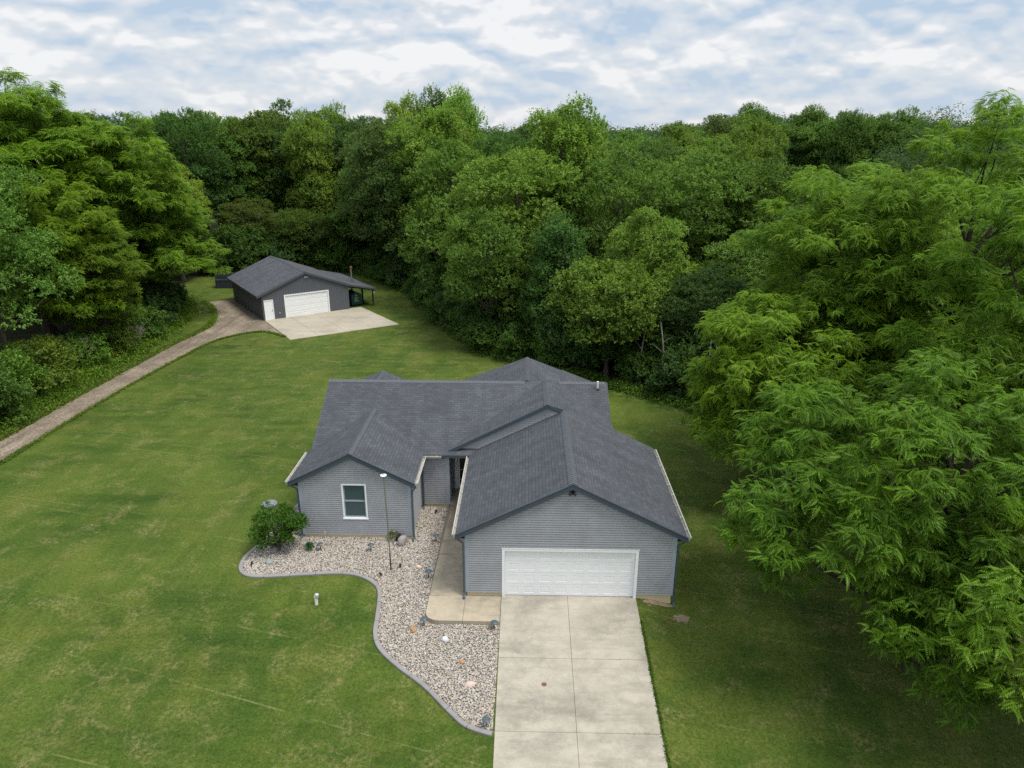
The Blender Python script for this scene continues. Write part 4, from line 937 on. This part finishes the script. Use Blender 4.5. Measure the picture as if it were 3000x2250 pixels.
YARD = [(-29.3, -30), (-29.3, 15), (-30.3, 34), (-32.5, 46), (-37, 56), (-36, 67), (-28, 70), (-19, 68), (-14.6, 62.5), (-9.6, 55.5), (-3, 38.5), (.7, 32.0), (4.6, 28), (8.5, 25.2), (12.4, 22.6), (15, 19.5), (16, 12), (22, -30)]

# prototypes: meshes of unit-free real size; first tree placed is the prototype itself
protos = {}
def make_tree(kind, name, crown_me, wood_me, leafmat, bark, loc, rz, s, label, color, group=None):
    e = empty(name, loc, rz, label, 'tree', group); e.scale = (s, s, s) if isinstance(s, (int, float)) else s
    t = bpy.data.objects.new('trunk', wood_me); C.objects.link(t); t.parent = e
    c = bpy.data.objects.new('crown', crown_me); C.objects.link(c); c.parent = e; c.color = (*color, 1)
    return e
def reg(kind, V, rv, cent, h, r0, leafmat, bark, seed, lean=(0, 0), fork=.3, maxb=24):
    cm = quads_mesh(kind + '_crown', V, rv); cm.materials.append(M[leafmat])
    mb = MB(); tree_wood(mb, np.random.RandomState(seed), h, r0, cent, fork, lean, maxb)
    wm_ = bpy.data.meshes.new(kind + '_trunk'); wm_.from_pydata(mb.v, [], mb.f); wm_.update(); wm_.materials.append(M[bark]); wm_.polygons.foreach_set('use_smooth', [True] * len(mb.f))
    protos[kind] = (cm, wm_)
    return kind
# broad trees, height about 17, crown radius about 5
def broad(kind, seed, h, masses, leafmat='leaf', bark='bark', **k):
    V, rv, c = broad_crown(seed, masses, **k); reg(kind, V, rv, c, h * .86, .26, leafmat, bark, seed)
D = dict(n_lobes=100, rl=1.05, twigs=70, leaves=10, leaf=.18)
broad('maple_a', 11, 17, [(0, 0, 10.2, 4.3, 4.3, 6.4), (1.2, .8, 6.5, 3.8, 3.6, 3.6)], **D)
broad('maple_b', 12, 17, [(-.6, .3, 11.5, 3.6, 3.9, 5.2), (.9, -.8, 7.0, 4.3, 4.3, 4.2)], **D)
broad('oak_a', 13, 17, [(0, 0, 12, 4.6, 4.4, 4.6), (-1.6, .8, 8, 3.6, 3.6, 4), (1.8, -1, 7.6, 3.5, 3.6, 4)], **{**D, 'rl': 1.25, 'n_lobes': 80, 'twigs': 72})
broad('oak_b', 14, 17, [(.4, .2, 11.2, 4.8, 4.9, 5.4), (-.8, -1, 6.4, 3.8, 3.8, 3.5)], **{**D, 'rl': 1.2, 'n_lobes': 82, 'twigs': 72})
broad('poplar_a', 15, 18, [(0, 0, 10.5, 3.2, 3.2, 7.2), (.5, .2, 6, 3.4, 3.4, 4)], **{**D, 'rl': .85, 'upright': .9, 'flat': 1.15, 'spike': .3, 'n_lobes': 105})
broad('poplar_b', 16, 18, [(.3, 0, 12, 2.9, 3.2, 6.0), (-.5, .4, 7, 3.6, 3.4, 4.6)], **{**D, 'rl': .9, 'upright': .8, 'flat': 1.1, 'spike': .25, 'n_lobes': 105})
V, rv, c = broad_crown(21, [(0, 0, 5.6, 3.7, 3.7, 2.7), (.4, .3, 4.0, 3.0, 3.0, 1.6)], n_lobes=95, rl=.75, twigs=48, leaves=8, leaf=.17, flat=.75); reg('small_maple', V, rv, c, 6.0, .17, 'leaf', 'bark', 21, fork=.35, maxb=16)
V, rv, c = broad_crown(22, [(0, 0, 1.5, 2.2, 2.2, 1.7)], n_lobes=26, rl=.7, twigs=60, leaves=8, leaf=.16, flat=.8, zmin=-.8); reg('thicket_a', V, rv, c, 2.4, .07, 'leaf', 'bark', 22, fork=.1, maxb=14)
V, rv, c = broad_crown(23, [(0, 0, 1.2, 2.0, 1.7, 1.3), (1.2, .4, 1.6, 1.3, 1.2, 1.5)], n_lobes=28, rl=.6, twigs=60, leaves=8, leaf=.15, flat=.8, zmin=-.8); reg('thicket_b', V, rv, c, 2.2, .07, 'leaf', 'bark', 23, fork=.1, maxb=14)
# walnuts (left side, far): height 17
V, rv, c = pinnate_crown(31, [(0, 0, 11.5, 5.0, 5.0, 5.2), (-1.5, -1, 7, 4.4, 4.2, 3.8)], n_lobes=150, rl=.85, tips=34, fr=5, L=.44, pairs=5, lf=.16, flat=.9); reg('walnut_far_a', V, rv, c, 14.5, .28, 'pinnate', 'bark_dark', 31)
V, rv, c = pinnate_crown(32, [(.6, 0, 11.0, 4.4, 4.6, 5.6), (1.4, .8, 6.5, 4.6, 4.2, 3.6)], n_lobes=150, rl=.85, tips=34, fr=5, L=.44, pairs=5, lf=.16, flat=.9); reg('walnut_far_b', V, rv, c, 14.5, .28, 'pinnate', 'bark_dark', 32)

trees = []
def plant(kind, name, x, y, h, label, color, group=None, base=17.0, sx=1.0, rz=None):
    cm, wm_ = protos[kind]; s = h / base; e = make_tree(kind, name, cm, wm_, None, None, (x, y, tz(x, y) - .05), rng0.uniform(0, 6.28) if rz is None else rz, (s * sx, s * sx, s), label, color, group)
    trees.append((x, y, 4.6 * s * sx)); return e
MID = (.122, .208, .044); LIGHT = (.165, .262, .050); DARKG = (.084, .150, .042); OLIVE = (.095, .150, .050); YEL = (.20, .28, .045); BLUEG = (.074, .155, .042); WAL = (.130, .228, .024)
# ---- named trees round the yard
plant('maple_a', 'broadleaf_tree', -13.4, 63.5, 19.6, 'tall dark olive oak standing at the wood edge right of the outbuilding', OLIVE, sx=1.02)
plant('oak_a', 'broadleaf_tree', -11.5, 60.0, 14.5, 'dark green oak in front of the tall olive oak by the lean-to', DARKG)
plant('poplar_a', 'broadleaf_tree', -8.0, 59.5, 19.8, 'tall light green tree next to the dark olive oak', LIGHT, sx=1.15)
plant('maple_b', 'broadleaf_tree', -5.0, 50.0, 17.2, 'light green layered tree between the olive oak and the broad central tree', MID)
plant('maple_a', 'broadleaf_tree', 1.6, 39.5, 16.8, 'broad light green tree in the centre of the wood edge behind the house', LIGHT, sx=1.18)
plant('poplar_b', 'broadleaf_tree', 5.4, 44.0, 18.6, 'tall pointed light green tree just right of the broad central tree', LIGHT, sx=1.1)
plant('oak_b', 'broadleaf_tree', 10.6, 41.0, 16.6, 'full mid green tree above the bright crown near the house ridge', MID, sx=1.05)
plant('maple_b', 'broadleaf_tree', 12.0, 31.5, 12.6, 'bright green tree standing behind the small pale-trunked maple', LIGHT, sx=1.0)
plant('small_maple', 'maple_tree', 8.6, 27.9, 8.6, 'small yellow-green maple with visible pale trunk behind the house roof', (.125, .200, .036), base=8.3, sx=1.05)
plant('poplar_b', 'broadleaf_tree', 5.2, 31.5, 10.6, 'narrow blue-green tree left of the small pale-trunked maple', BLUEG, sx=1.15)
plant('oak_a', 'broadleaf_tree', -.4, 34.5, 11.8, 'dark mid-height tree at the foot of the broad central tree', MID, sx=.95)
plant('maple_a', 'broadleaf_tree', 23.5, 46.0, 16.2, 'rounded light green tree beside the gap to the far meadow', (.075, .135, .024), sx=1.25)
plant('oak_b', 'broadleaf_tree', 17.5, 44.0, 17.0, 'mid green tree left of the rounded tree at the meadow gap', MID, sx=1.1)
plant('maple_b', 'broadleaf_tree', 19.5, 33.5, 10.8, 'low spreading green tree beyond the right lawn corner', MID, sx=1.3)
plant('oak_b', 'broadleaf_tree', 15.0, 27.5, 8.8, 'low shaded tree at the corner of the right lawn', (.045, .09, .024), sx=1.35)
plant('walnut_far_a', 'walnut_tree', -40.0, 37.5, 21.6, 'tallest bright walnut tree at the far left of the wood', WAL, sx=1.35, rz=.4)
plant('walnut_far_b', 'walnut_tree', -37.6, 40.5, 20.4, 'bright walnut tucked between the tallest one and the rounded one', WAL, sx=1.15, rz=4.0)
plant('walnut_far_b', 'walnut_tree', -46.5, 41.5, 21.0, 'tall bright walnut cut by the left edge of the view', WAL, sx=1.3, rz=2.0)
plant('walnut_far_b', 'walnut_tree', -33.0, 38.5, 19.0, 'tall rounded yellow-green walnut left of the outbuilding', WAL, sx=1.0, rz=1.2)
plant('walnut_far_b', 'walnut_tree', -31.2, 29.6, 14.6, 'pointed green walnut crown over the gravel drive', (.130, .215, .018), sx=.95, rz=3.1)
plant('walnut_far_a', 'walnut_tree', -33.6, 44.6, 13.6, 'spreading bright walnut reaching towards the outbuilding', WAL, sx=1.35, rz=2.4)
plant('walnut_far_a', 'walnut_tree', -30.4, 30.4, 10.9, 'lower walnut with bare ivy-clad trunk beside the gravel drive', (.115, .19, .022), sx=1.2, rz=5.0)
plant('maple_b', 'broadleaf_tree', -39.0, 61.5, 13.8, 'pale yellow-green tree beyond the bright spreading walnut', YEL, sx=1.0)
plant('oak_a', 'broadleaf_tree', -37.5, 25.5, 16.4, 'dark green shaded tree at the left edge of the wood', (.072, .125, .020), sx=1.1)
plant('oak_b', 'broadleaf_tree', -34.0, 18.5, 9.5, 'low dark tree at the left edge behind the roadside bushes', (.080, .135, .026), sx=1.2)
plant('maple_a', 'broadleaf_tree', -34.6, 72.5, 9.2, 'olive yellow low tree behind the outbuilding roof', (.095, .130, .030), sx=1.5)
plant('small_maple', 'broadleaf_tree', -27.6, 71.5, 7.4, 'small open green tree right of the olive tree behind the outbuilding', (.075, .125, .024), base=8.3)
plant('small_maple', 'broadleaf_tree', -22.8, 70.5, 7.0, 'small dark vine-draped tree over the outbuilding ridge', (.055, .095, .022), base=8.3)

# ---- the big walnuts on the right
def hero(name, x, y, masses, label, color, seed, h, r0, n_lobes, lean=(0, 0), L=.56, tips=26, bark='bark_dark', fork=.2, rl=1.15, zmin=-.6, pairs=8):
    V, rv, c = pinnate_crown(seed, masses, n_lobes=int(n_lobes * 1.55), rl=rl * .80, tips=int(tips * 1.3), fr=6, L=L * .70, pairs=pairs, lf=.108, flat=.85, zmin=zmin)
    reg('hero%d' % seed, V, rv, c, h, r0, 'pinnate', bark, seed, lean, fork, 40); cm, wm_ = protos['hero%d' % seed]
    e = make_tree('', name, cm, wm_, None, None, (x, y, tz(x, y) - .05), 0, 1, label, color); trees.append((x, y, 5)); return e
hero('walnut_tree', 16.1, -2.9, [(-.6, 1.6, 7.0, 5.6, 5.2, 3.4), (-2.6, .6, 4.6, 3.6, 3.6, 2.4), (-.6, -1.6, 2.8, 1.7, 1.6, 1.6)], 'large walnut tree with visible dark trunk on the right lawn', (.088, .176, .018), 41, 9.3, .34, 80)
hero('walnut_tree', 19.6, -8.2, [(-1.6, .6, 5.6, 3.8, 3.6, 2.9), (.5, 0, 7.5, 4, 4, 2.6)], 'nearest walnut with bright fronds entering from the right edge', (.118, .218, .020), 42, 8.6, .28, 50)
hero('walnut_tree', 24.5, -9.5, [(0, 0, 8.8, 5.2, 5.2, 5.0)], 'unseen walnut added beyond the right edge of the view to shade the lawn', (.098, .190, .018), 47, 12.0, .3, 40, tips=20)  # extra tree out of view, added as a shadow caster for the right lawn
hero('walnut_tree', 23.4, 11.5, [(0, 0, 12.8, 5.4, 5.2, 5.4), (-1, -1, 7.5, 5.0, 5.2, 4.5)], 'tallest walnut rising above the horizon at the right', WAL, 43, 16, .36, 88)
hero('walnut_tree', 19.2, 14.0, [(0, 0, 10.4, 5.2, 5.0, 5.2), (-1.6, -1, 6.4, 5.0, 4.6, 4.2)], 'broad walnut standing left of the tallest one', (.120, .214, .022), 44, 13.0, .3, 90)
hero('walnut_tree', 15.8, 9.6, [(-1.6, 0, 7.0, 3.8, 4.2, 2.7), (-.6, .3, 4.4, 4.4, 4.4, 2.8)], 'low spreading walnut whose bright left lobe hangs over the side lawn', (.130, .228, .020), 45, 8.6, .26, 66)
hero('walnut_tree', 22.4, 3.6, [(0, 0, 10.6, 5.2, 5.0, 5.0), (-1.2, -.6, 6.2, 4.8, 4.8, 4.0)], 'wide walnut filling the right edge behind the trunk tree', (.112, .208, .020), 46, 14.4, .36, 82)

plant('walnut_far_a', 'walnut_tree', 22.0, 21.5, 15.6, 'walnut crown filling in behind the broad walnut, nearest the meadow gap', (.125, .225, .030), sx=1.15, rz=1.0)
# ---- woodland fill: individual trees in a jittered grid
rg = random.Random(77); fill = []
def ahead(x, y): return (x - 2.54) * -.02 + (y + 22.94)
cands = []
for gx in np.arange(-100, 100, 7.0):
    for gy in np.arange(8, 112, 7.0):
        x = gx + rg.uniform(-2.4, 2.4) + (3.5 if int(round(gy / 7)) % 2 else 0); y = gy + rg.uniform(-2.4, 2.4); d = ahead(x, y); r = (x - 2.54) / d + .02
        if abs(r) > .80 or d < 30 or d > 125: continue
        if .335 < r < .475 and d > 60: continue
        if bool(inside(YARD, np.array([x]), np.array([y]))[0]): continue
        if x > 14 and y < 20: continue
        if x > 40 and y < 40: continue
        if any(math.hypot(x - a, y - b_) < .62 * (q + 3.2) for a, b_, q in trees): continue
        # keep clear of the yard edge (crowns reach about 4 m)
        if any(bool(inside(YARD, np.array([x + dx]), np.array([y + dy]))[0]) for dx, dy in ((2.2, 0), (-2.2, 0), (0, 2.2), (0, -2.2))): continue
        cands.append((x, y, d, r))
kinds = ['maple_a', 'maple_b', 'oak_a', 'oak_b', 'poplar_a', 'poplar_b']
for i, (x, y, d, r) in enumerate(cands):
    kd = rg.choice(kinds); h = rg.uniform(14.5, 18.2) if d < 90 else rg.uniform(15.5, 20.2)
    if x < -29 and y < 36: h = rg.uniform(11, 16)
    if r < -.05 and r > -.5 and d > 95: h += 1.6
    col = {'m': MID, 'o': DARKG, 'p': LIGHT}[kd[0]]; f_ = rg.uniform(.75, 1.25); g2 = rg.uniform(.85, 1.18)
    if rg.random() < .2: col = rg.choice([OLIVE, BLUEG, LIGHT])
    if x > 20 and r > .44: h = min(h, 13.5)
    if r < -.42 and col == BLUEG: col = MID
    col = (col[0] * f_ * g2, col[1] * f_, col[2] * f_)
    zone = ('far left beside the gravel drive' if x < -29 and y < 52 else 'left of the outbuilding roof' if r < -.36 else 'right behind the outbuilding' if r < -.24 else 'between the outbuilding and the house ridge' if r < -.08
            else 'behind the middle of the house' if r < .10 else 'behind the right end of the house' if r < .24 else 'left of the meadow gap' if r < .36 else 'beyond the right-hand walnuts')
    row = 'nearest woods' if d < 72 else 'middle woods' if d < 97 else 'skyline woods'; size = 'tall' if h > 16.6 else 'short'
    tone_ = {'m': 'mid green rounded', 'o': 'dark green heavy', 'p': 'light green upright'}[kd[0]]
    lb = f'{size} {tone_} tree in {row}, {zone}'
    plant(kd, 'woodland_tree', x, y, h, lb, col, lb.replace(' tree in', ' trees in'), sx=rg.uniform(.88, 1.12) * 1.0)
print('fill trees', len(cands))
for k in range(34):
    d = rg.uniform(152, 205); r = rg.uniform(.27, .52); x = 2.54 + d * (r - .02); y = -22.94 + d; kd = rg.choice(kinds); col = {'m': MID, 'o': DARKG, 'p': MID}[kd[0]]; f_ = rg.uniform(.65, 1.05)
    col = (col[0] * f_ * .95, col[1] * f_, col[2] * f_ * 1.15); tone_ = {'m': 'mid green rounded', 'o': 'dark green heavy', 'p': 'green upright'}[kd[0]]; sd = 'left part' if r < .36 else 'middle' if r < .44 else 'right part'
    lb = f'distant {tone_} tree beyond the meadow, {sd} of its far edge'
    plant(kd, 'woodland_tree', x, y, rg.uniform(18.5, 22.5), lb, col, lb.replace(' tree', ' trees'), sx=rg.uniform(1.0, 1.35))
# ---- edge thicket shrubs
def along(P, step):
    o = []; 
    for a, b_ in zip(P[:-1], P[1:]):
        L = math.dist(a, b_); n_ = max(1, int(L / step))
        for k in range(n_): o.append((a[0] + (b_[0] - a[0]) * k / n_, a[1] + (b_[1] - a[1]) * k / n_))
    return o
E1 = along([(-36.5, 66.5), (-28, 71), (-19, 69), (-14.8, 64), (-10, 56.5), (-6.5, 48), (-3.4, 40), (.2, 33.6), (4.6, 29.6), (8.6, 26.9), (12.2, 24.4), (15.2, 21.0), (19, 17.5)], 2.3)
E2 = along([(-30.8, 8), (-30.2, 16), (-31.4, 24), (-31.0, 33), (-33.0, 42), (-36.8, 52)], 2.5)
for k, (x, y) in enumerate(E1 + E2):
    if math.hypot(x - 8.4, y - 26.6) < 1.9: continue
    left = k >= len(E1); kd = rg.choice(['thicket_a', 'thicket_b']); s = rg.uniform(.8, 1.25); cm, wm_ = protos[kd]
    x += rg.uniform(-.7, .7); y += rg.uniform(-.5, .9); col = rg.choice([(.065, .125, .026), (.08, .15, .03), (.06, .115, .036)]) if not left or y > 34 else rg.choice([(.12, .18, .03), (.08, .15, .03), (.10, .19, .03)])
    where = ('beside the near stretch of the gravel drive' if y < 22 else 'beside the far bend of the gravel drive') if left else ('behind the outbuilding' if x < -14 else 'at the wood edge between outbuilding and house' if x < -1 else 'at the wood edge right behind the house' if x < 9 else 'at the corner of the right lawn')
    sizew = 'large' if s > 1.05 else 'low'; tonew = 'bright green' if col[1] >= .15 else 'dark green'
    e = make_tree(kd, 'shrub', cm, wm_, None, None, (x, y, tz(x, y) - .05), rg.uniform(0, 6.28), (s, s, s * rg.uniform(.8, 1.2)), f'{sizew} {tonew} shrub {where}', col, f'{sizew} {tonew} shrubs {where}'); e['category'] = 'shrub'
    if not left and k % 2 == 0 and x < 16:     # a second row just behind
        x2, y2 = x + 1.6, y + 2.2; s2 = s * 1.5
        e = make_tree(kd, 'shrub', cm, wm_, None, None, (x2, y2, tz(x2, y2) - .05), rg.uniform(0, 6.28), (s2, s2, s2), f'tall dark shrub {where}', (col[0] * .85, col[1] * .85, col[2] * .85), f'tall dark shrubs {where}'); e['category'] = 'shrub'

for x, y, s_, lb in ((9.6, 31.0, 1.5, 'tall dark shrub in the gap behind the small maple'), (12.4, 28.6, 1.35, 'dark shrub behind the slim pale trunks'), (7.2, 30.4, 1.2, 'shaded shrub left behind the small maple'), (14.4, 25.6, 1.3, 'shaded shrub behind the pale saplings at the lawn corner'), (11.2, 26.2, .75, 'low leafy shrub at the foot of the slim pale trunks')):
    cm, wm_ = protos['thicket_a']; e = make_tree('', 'shrub', cm, wm_, None, None, (x, y, tz(x, y) - .05), x, (s_, s_, s_ * 1.1), lb, (.07, .135, .028)); e['category'] = 'shrub'
for k, (x, y, h, ln, lb) in enumerate(((10.6, 25.6, 4.6, .4, 'slim pale bare trunk just right of the small maple'), (12.3, 24.3, 5.0, -.5, 'slim pale trunk leaning left at the wood edge'), (13.2, 24.0, 4.4, .9, 'slim pale trunk leaning right at the wood edge'),
                                    (14.6, 22.3, 4.8, .2, 'upright pale sapling trunk near the right lawn corner'), (15.6, 21.4, 4.2, -.7, 'short crooked pale sapling at the right lawn corner'), (-9.0, 57.2, 5.5, .3, 'straight grey trunk at the wood edge right of the lean-to'))):
    m = MB(); m.tube([(0, 0, -.1), (ln * .2, .1, h * .35), (ln * .6, 0, h * .7), (ln, .2, h)], [.085, .07, .05, .025], 7)
    for q in range(4): t_ = .45 + q * .13; a = q * 2.3 + k; m.tube([(ln * t_, .05, h * t_), (ln * t_ + math.cos(a) * .8, math.sin(a) * .8, h * t_ + .7)], [.025, .008], 5)
    o = m.build('sapling_trunk', [M['bark_pale']]); o.location = (x, y, tz(x, y)); tag(o, lb, 'tree trunk')
# ---- low weeds along the verges (stuff)
def weeds(name, line, width, n_, leaf, col, label, hmax=.4, seed=9):
    rs = np.random.RandomState(seed); L = np.array(line); seg = rs.randint(0, len(L) - 1, n_); t = rs.rand(n_)[:, None]
    p = L[seg] * (1 - t) + L[seg + 1] * t; d = unit(L[seg + 1] - L[seg]); nn = np.stack([-d[:, 1], d[:, 0]], 1); off = rs.randn(n_) * width * .45; p = p + nn * off[:, None]
    z = terr(p[:, 0], p[:, 1]); k = 9; li = np.repeat(np.arange(n_), k); hh = rs.uniform(.3, 1, n_) * hmax
    P = np.stack([p[li, 0], p[li, 1], z[li]], 1) + np.concatenate([rs.randn(len(li), 2) * leaf * .6, (rs.rand(len(li)) * hh[li])[:, None]], 1)
    A = unit(rs.randn(len(li), 3) + np.array([0, 0, .7])); Nn = unit(rs.randn(len(li), 3) * .5 + np.array([0, 0, 1])); Lf = leaf * rs.uniform(.6, 1.3, len(li))
    Q = leaf_quads(P, A, Nn, Lf, Lf * .45); me = quads_mesh(name, Q.reshape(-1, 3), rs.rand(len(li))); o = link_mesh(name, me, M['leaf']); o.color = (*col, 1); tag(o, label, 'undergrowth', kind='stuff')
weeds('undergrowth', along([(-30.2, -12), (-29.9, 8), (-29.5, 20), (-29.9, 33), (-31.6, 44), (-36, 54)], 2), 1.6, 15000, .17, (.11, .19, .024), 'tall weeds and brush along the left verge of the gravel drive', .7, 3)
weeds('undergrowth', along([(-36, 66), (-28, 69.6), (-19, 67.6), (-14.4, 62), (-9.6, 55), (-3.2, 38.6), (.4, 32.2), (4.4, 28.4), (8.4, 25.6), (12.2, 22.9), (14.8, 19.8), (18.5, 15.5)], 2), 1.1, 12000, .16, (.075, .14, .024), 'leafy brush where the lawn meets the wood', .55, 4)
weeds('grass_tufts', [(x + .12, y) for x, y in rl], .14, 2600, .09, (.11, .17, .03), 'ragged grass along the lawn side of the gravel drive', .10, 5)
weeds('grass_tufts', [(x - .3, y) for x, y in ru], .3, 4200, .11, (.12, .18, .03), 'ragged grass along the wood side of the gravel drive', .14, 6)
weeds('joint_weeds', [(5.6, -2.92), (6.2, -2.92)], .02, 9, .03, (.12, .2, .03), 'tiny weeds in the upper driveway joint', .03, 7)
weeds('joint_weeds', [(6.0, -5.82), (6.8, -5.82)], .02, 16, .03, (.12, .2, .03), 'tiny weeds in the lower driveway joint', .03, 8)
weeds('joint_weeds', [(6.9, -9), (6.9, -1)], .03, 420, .05, (.07, .13, .018), 'grass creeping over the right edge of the driveway', .05, 9)

# ---- shrub and small plant by the house
V, rv, c = broad_crown(51, [(0, 0, 1.15, 1.05, .95, .95), (.75, .25, 1.35, .6, .55, .6)], n_lobes=34, rl=.30, twigs=46, leaves=7, leaf=.085, flat=.9, upright=.5, zmin=-.8); reg('bush', V, rv, c, 1.6, .06, 'leaf', 'bark', 51, fork=.1, maxb=22)
cm, wm_ = protos['bush']; e = make_tree('', 'lilac_bush', cm, wm_, None, None, (-7.9, 3.0, 0), 0, (.84, .84, .9), 'round green shrub at the left front corner of the house', (.048, .118, .014)); e['category'] = 'bush'
V, rv, c = broad_crown(52, [(0, 0, .12, .17, .17, .13)], n_lobes=8, rl=.08, twigs=22, leaves=6, leaf=.04, flat=.9, zmin=-.3); me = quads_mesh('small_plant', V, rv)
e = empty('small_plant', (-6.55, 3.1, .04), 0, 'tiny green perennial clump in the stones before the house wall', 'plant'); o = link_mesh('foliage', me, M['leaf'], e); o.color = (.035, .12, .03, 1)
V, rv, c = broad_crown(53, [(0, 0, .18, .16, .14, .2)], n_lobes=6, rl=.09, twigs=14, leaves=6, leaf=.05, flat=1.2, zmin=-.3, upright=1.0); me = quads_mesh('dry_weed', V, rv)
e = empty('dry_weed', (-3.15, 3.85, .04), 0, 'olive weed growing against the house foundation by the utility box', 'plant'); o = link_mesh('foliage', me, M['leaf'], e); o.color = (.14, .15, .07, 1)

# ---- dead branches at the left wood edge
def deadwood(x, y, z, s, seed, label, rz):
    rg2 = random.Random(seed); m = MB()
    def br(p, d, L, r, dep):
        q = p + d * L * .5 + Vector((rg2.uniform(-.1, .1), rg2.uniform(-.1, .1), rg2.uniform(-.05, .1))) * L; e_ = q + (d + Vector((rg2.uniform(-.3, .3), rg2.uniform(-.3, .3), rg2.uniform(-.2, .3)))).normalized() * L * .5
        m.tube([p, q, e_], [r, r * .8, r * .5], 5)
        if dep:
            for _ in range(3): br(q.lerp(e_, rg2.random()), (d + Vector((rg2.uniform(-1, 1), rg2.uniform(-1, 1), rg2.uniform(-.3, .8)))).normalized(), L * rg2.uniform(.5, .75), r * .5, dep - 1)
    for _ in range(4): br(Vector((0, 0, .0)), Vector((rg2.uniform(-1, 1), rg2.uniform(-1, 1), rg2.uniform(.4, 1.2))).normalized(), 1.3 * s, .045 * s, 3)
    o = m.build('dead_branch', [M['bark_pale']]); o.location = (x, y, z); o.rotation_euler = (0, 0, rz); tag(o, label, 'dead branches')
deadwood(-31.1, 26.6, .2, 1.1, 3, 'bare grey dead branches fanning out beside the ivy-clad trunk', 0)
deadwood(-29.6, 32.0, .1, .9, 4, 'fallen grey branches lying in the shade right of the ivy-clad trunk', 1)

# ---- far woodland (stuff): simple crowns out to the horizon
rs = np.random.RandomState(8); Qs = []; Rv = []
pts = []
for _ in range(9000):
    d = 112 + 560 * rs.rand() ** 1.5; r = rs.uniform(-.86, .86); x = 2.54 + d * (r - .02); y = -22.94 + d
    if .33 < r < .50 and d < 178: continue
    pts.append((x, y, d))
kept = []
cell = {}
for x, y, d in pts:
    s_ = 6.5 if d < 250 else 9.0; kx, ky = int(x // s_), int(y // s_)
    if (kx, ky) in cell: continue
    cell[(kx, ky)] = 1; kept.append((x, y, d))
kept.sort(key=lambda q: q[2]); kept = kept[:1700]
for x, y, d in kept:
    nl = 620 if d < 180 else 380 if d < 260 else 200; h = rs.uniform(14.5, 19.5) + (1.2 if x < -30 else 0) + (3.6 if (x - 2.54) / d > .28 and d > 150 else 0); cr = rs.uniform(3.6, 5.4); leaf = .42 if d < 180 else .62 if d < 260 else 1.0
    nl = int(nl * 1.5); nb = 15; rz_ = h * .40; bc = rnd_dirs(nb, rs, -.5) * np.array([cr * .62, cr * .62, rz_ * .66]) + np.array([x, y, h - rz_ - .3]); bi = rs.randint(0, nb, nl); dd = rnd_dirs(nl, rs, -.25)
    P = bc[bi] + dd * rs.uniform(.85, 1.0, nl)[:, None] * np.array([cr * .42, cr * .42, rz_ * .36]) * rs.uniform(.75, 1.15, nb)[bi][:, None]
    A = unit(rs.randn(nl, 3) + dd * .5); Nn = unit(dd + np.array([0, 0, .5]) + rs.randn(nl, 3) * .2); A = unit(np.cross(Nn, rs.randn(nl, 3))); Lf = leaf * rs.uniform(.6, 1.1, nl)
    Qs.append(leaf_quads(P, A, Nn, Lf, Lf * .8)); Rv.append(np.clip(rs.rand(nl) * .25 + rs.rand() * .75, 0, 1))
Q = np.concatenate(Qs); me = quads_mesh('far_woodland', Q.reshape(-1, 3), np.concatenate(Rv)); o = link_mesh('far_woodland', me, M['leaf']); o.color = (.058, .105, .040, 1)
tag(o, 'distant woodland canopy stretching to the horizon', 'woodland', kind='stuff')

# thin mast on the horizon
ms = empty('radio_mast', (26, 330, -.7), 0, 'thin grey mast rising above the tree line in the distance', 'mast')
m = MB(); m.tube([(0, 0, 0), (0, 0, 27.5)], [.35, .22], 6); m.build('pole', [M['gutter']], ms)
m = MB(); m.box((-.7, -.4, 27.5), (.7, .4, 28.6)); m.build('antenna', [M['gutter']], ms)

# ---- haze
HZ = False
if HZ:
    m = MB(); m.box((-750, -60, -6.5), (750, 760, 31)); b = new_mat('haze_air'); t_ = b.node_tree; oo = t_.nodes.new('ShaderNodeOutputMaterial'); pv = t_.nodes.new('ShaderNodeVolumePrincipled')
    pv.inputs['Color'].default_value = (.78, .87, 1, 1); pv.inputs['Density'].default_value = .00018; pv.inputs['Anisotropy'].default_value = .2; t_.links.new(pv.outputs[0], oo.inputs['Volume'])
    o = m.build('haze', [b]); tag(o, 'thin blue haze in the air over the woodland', 'haze', kind='stuff')
    cy.volume_bounces = 0
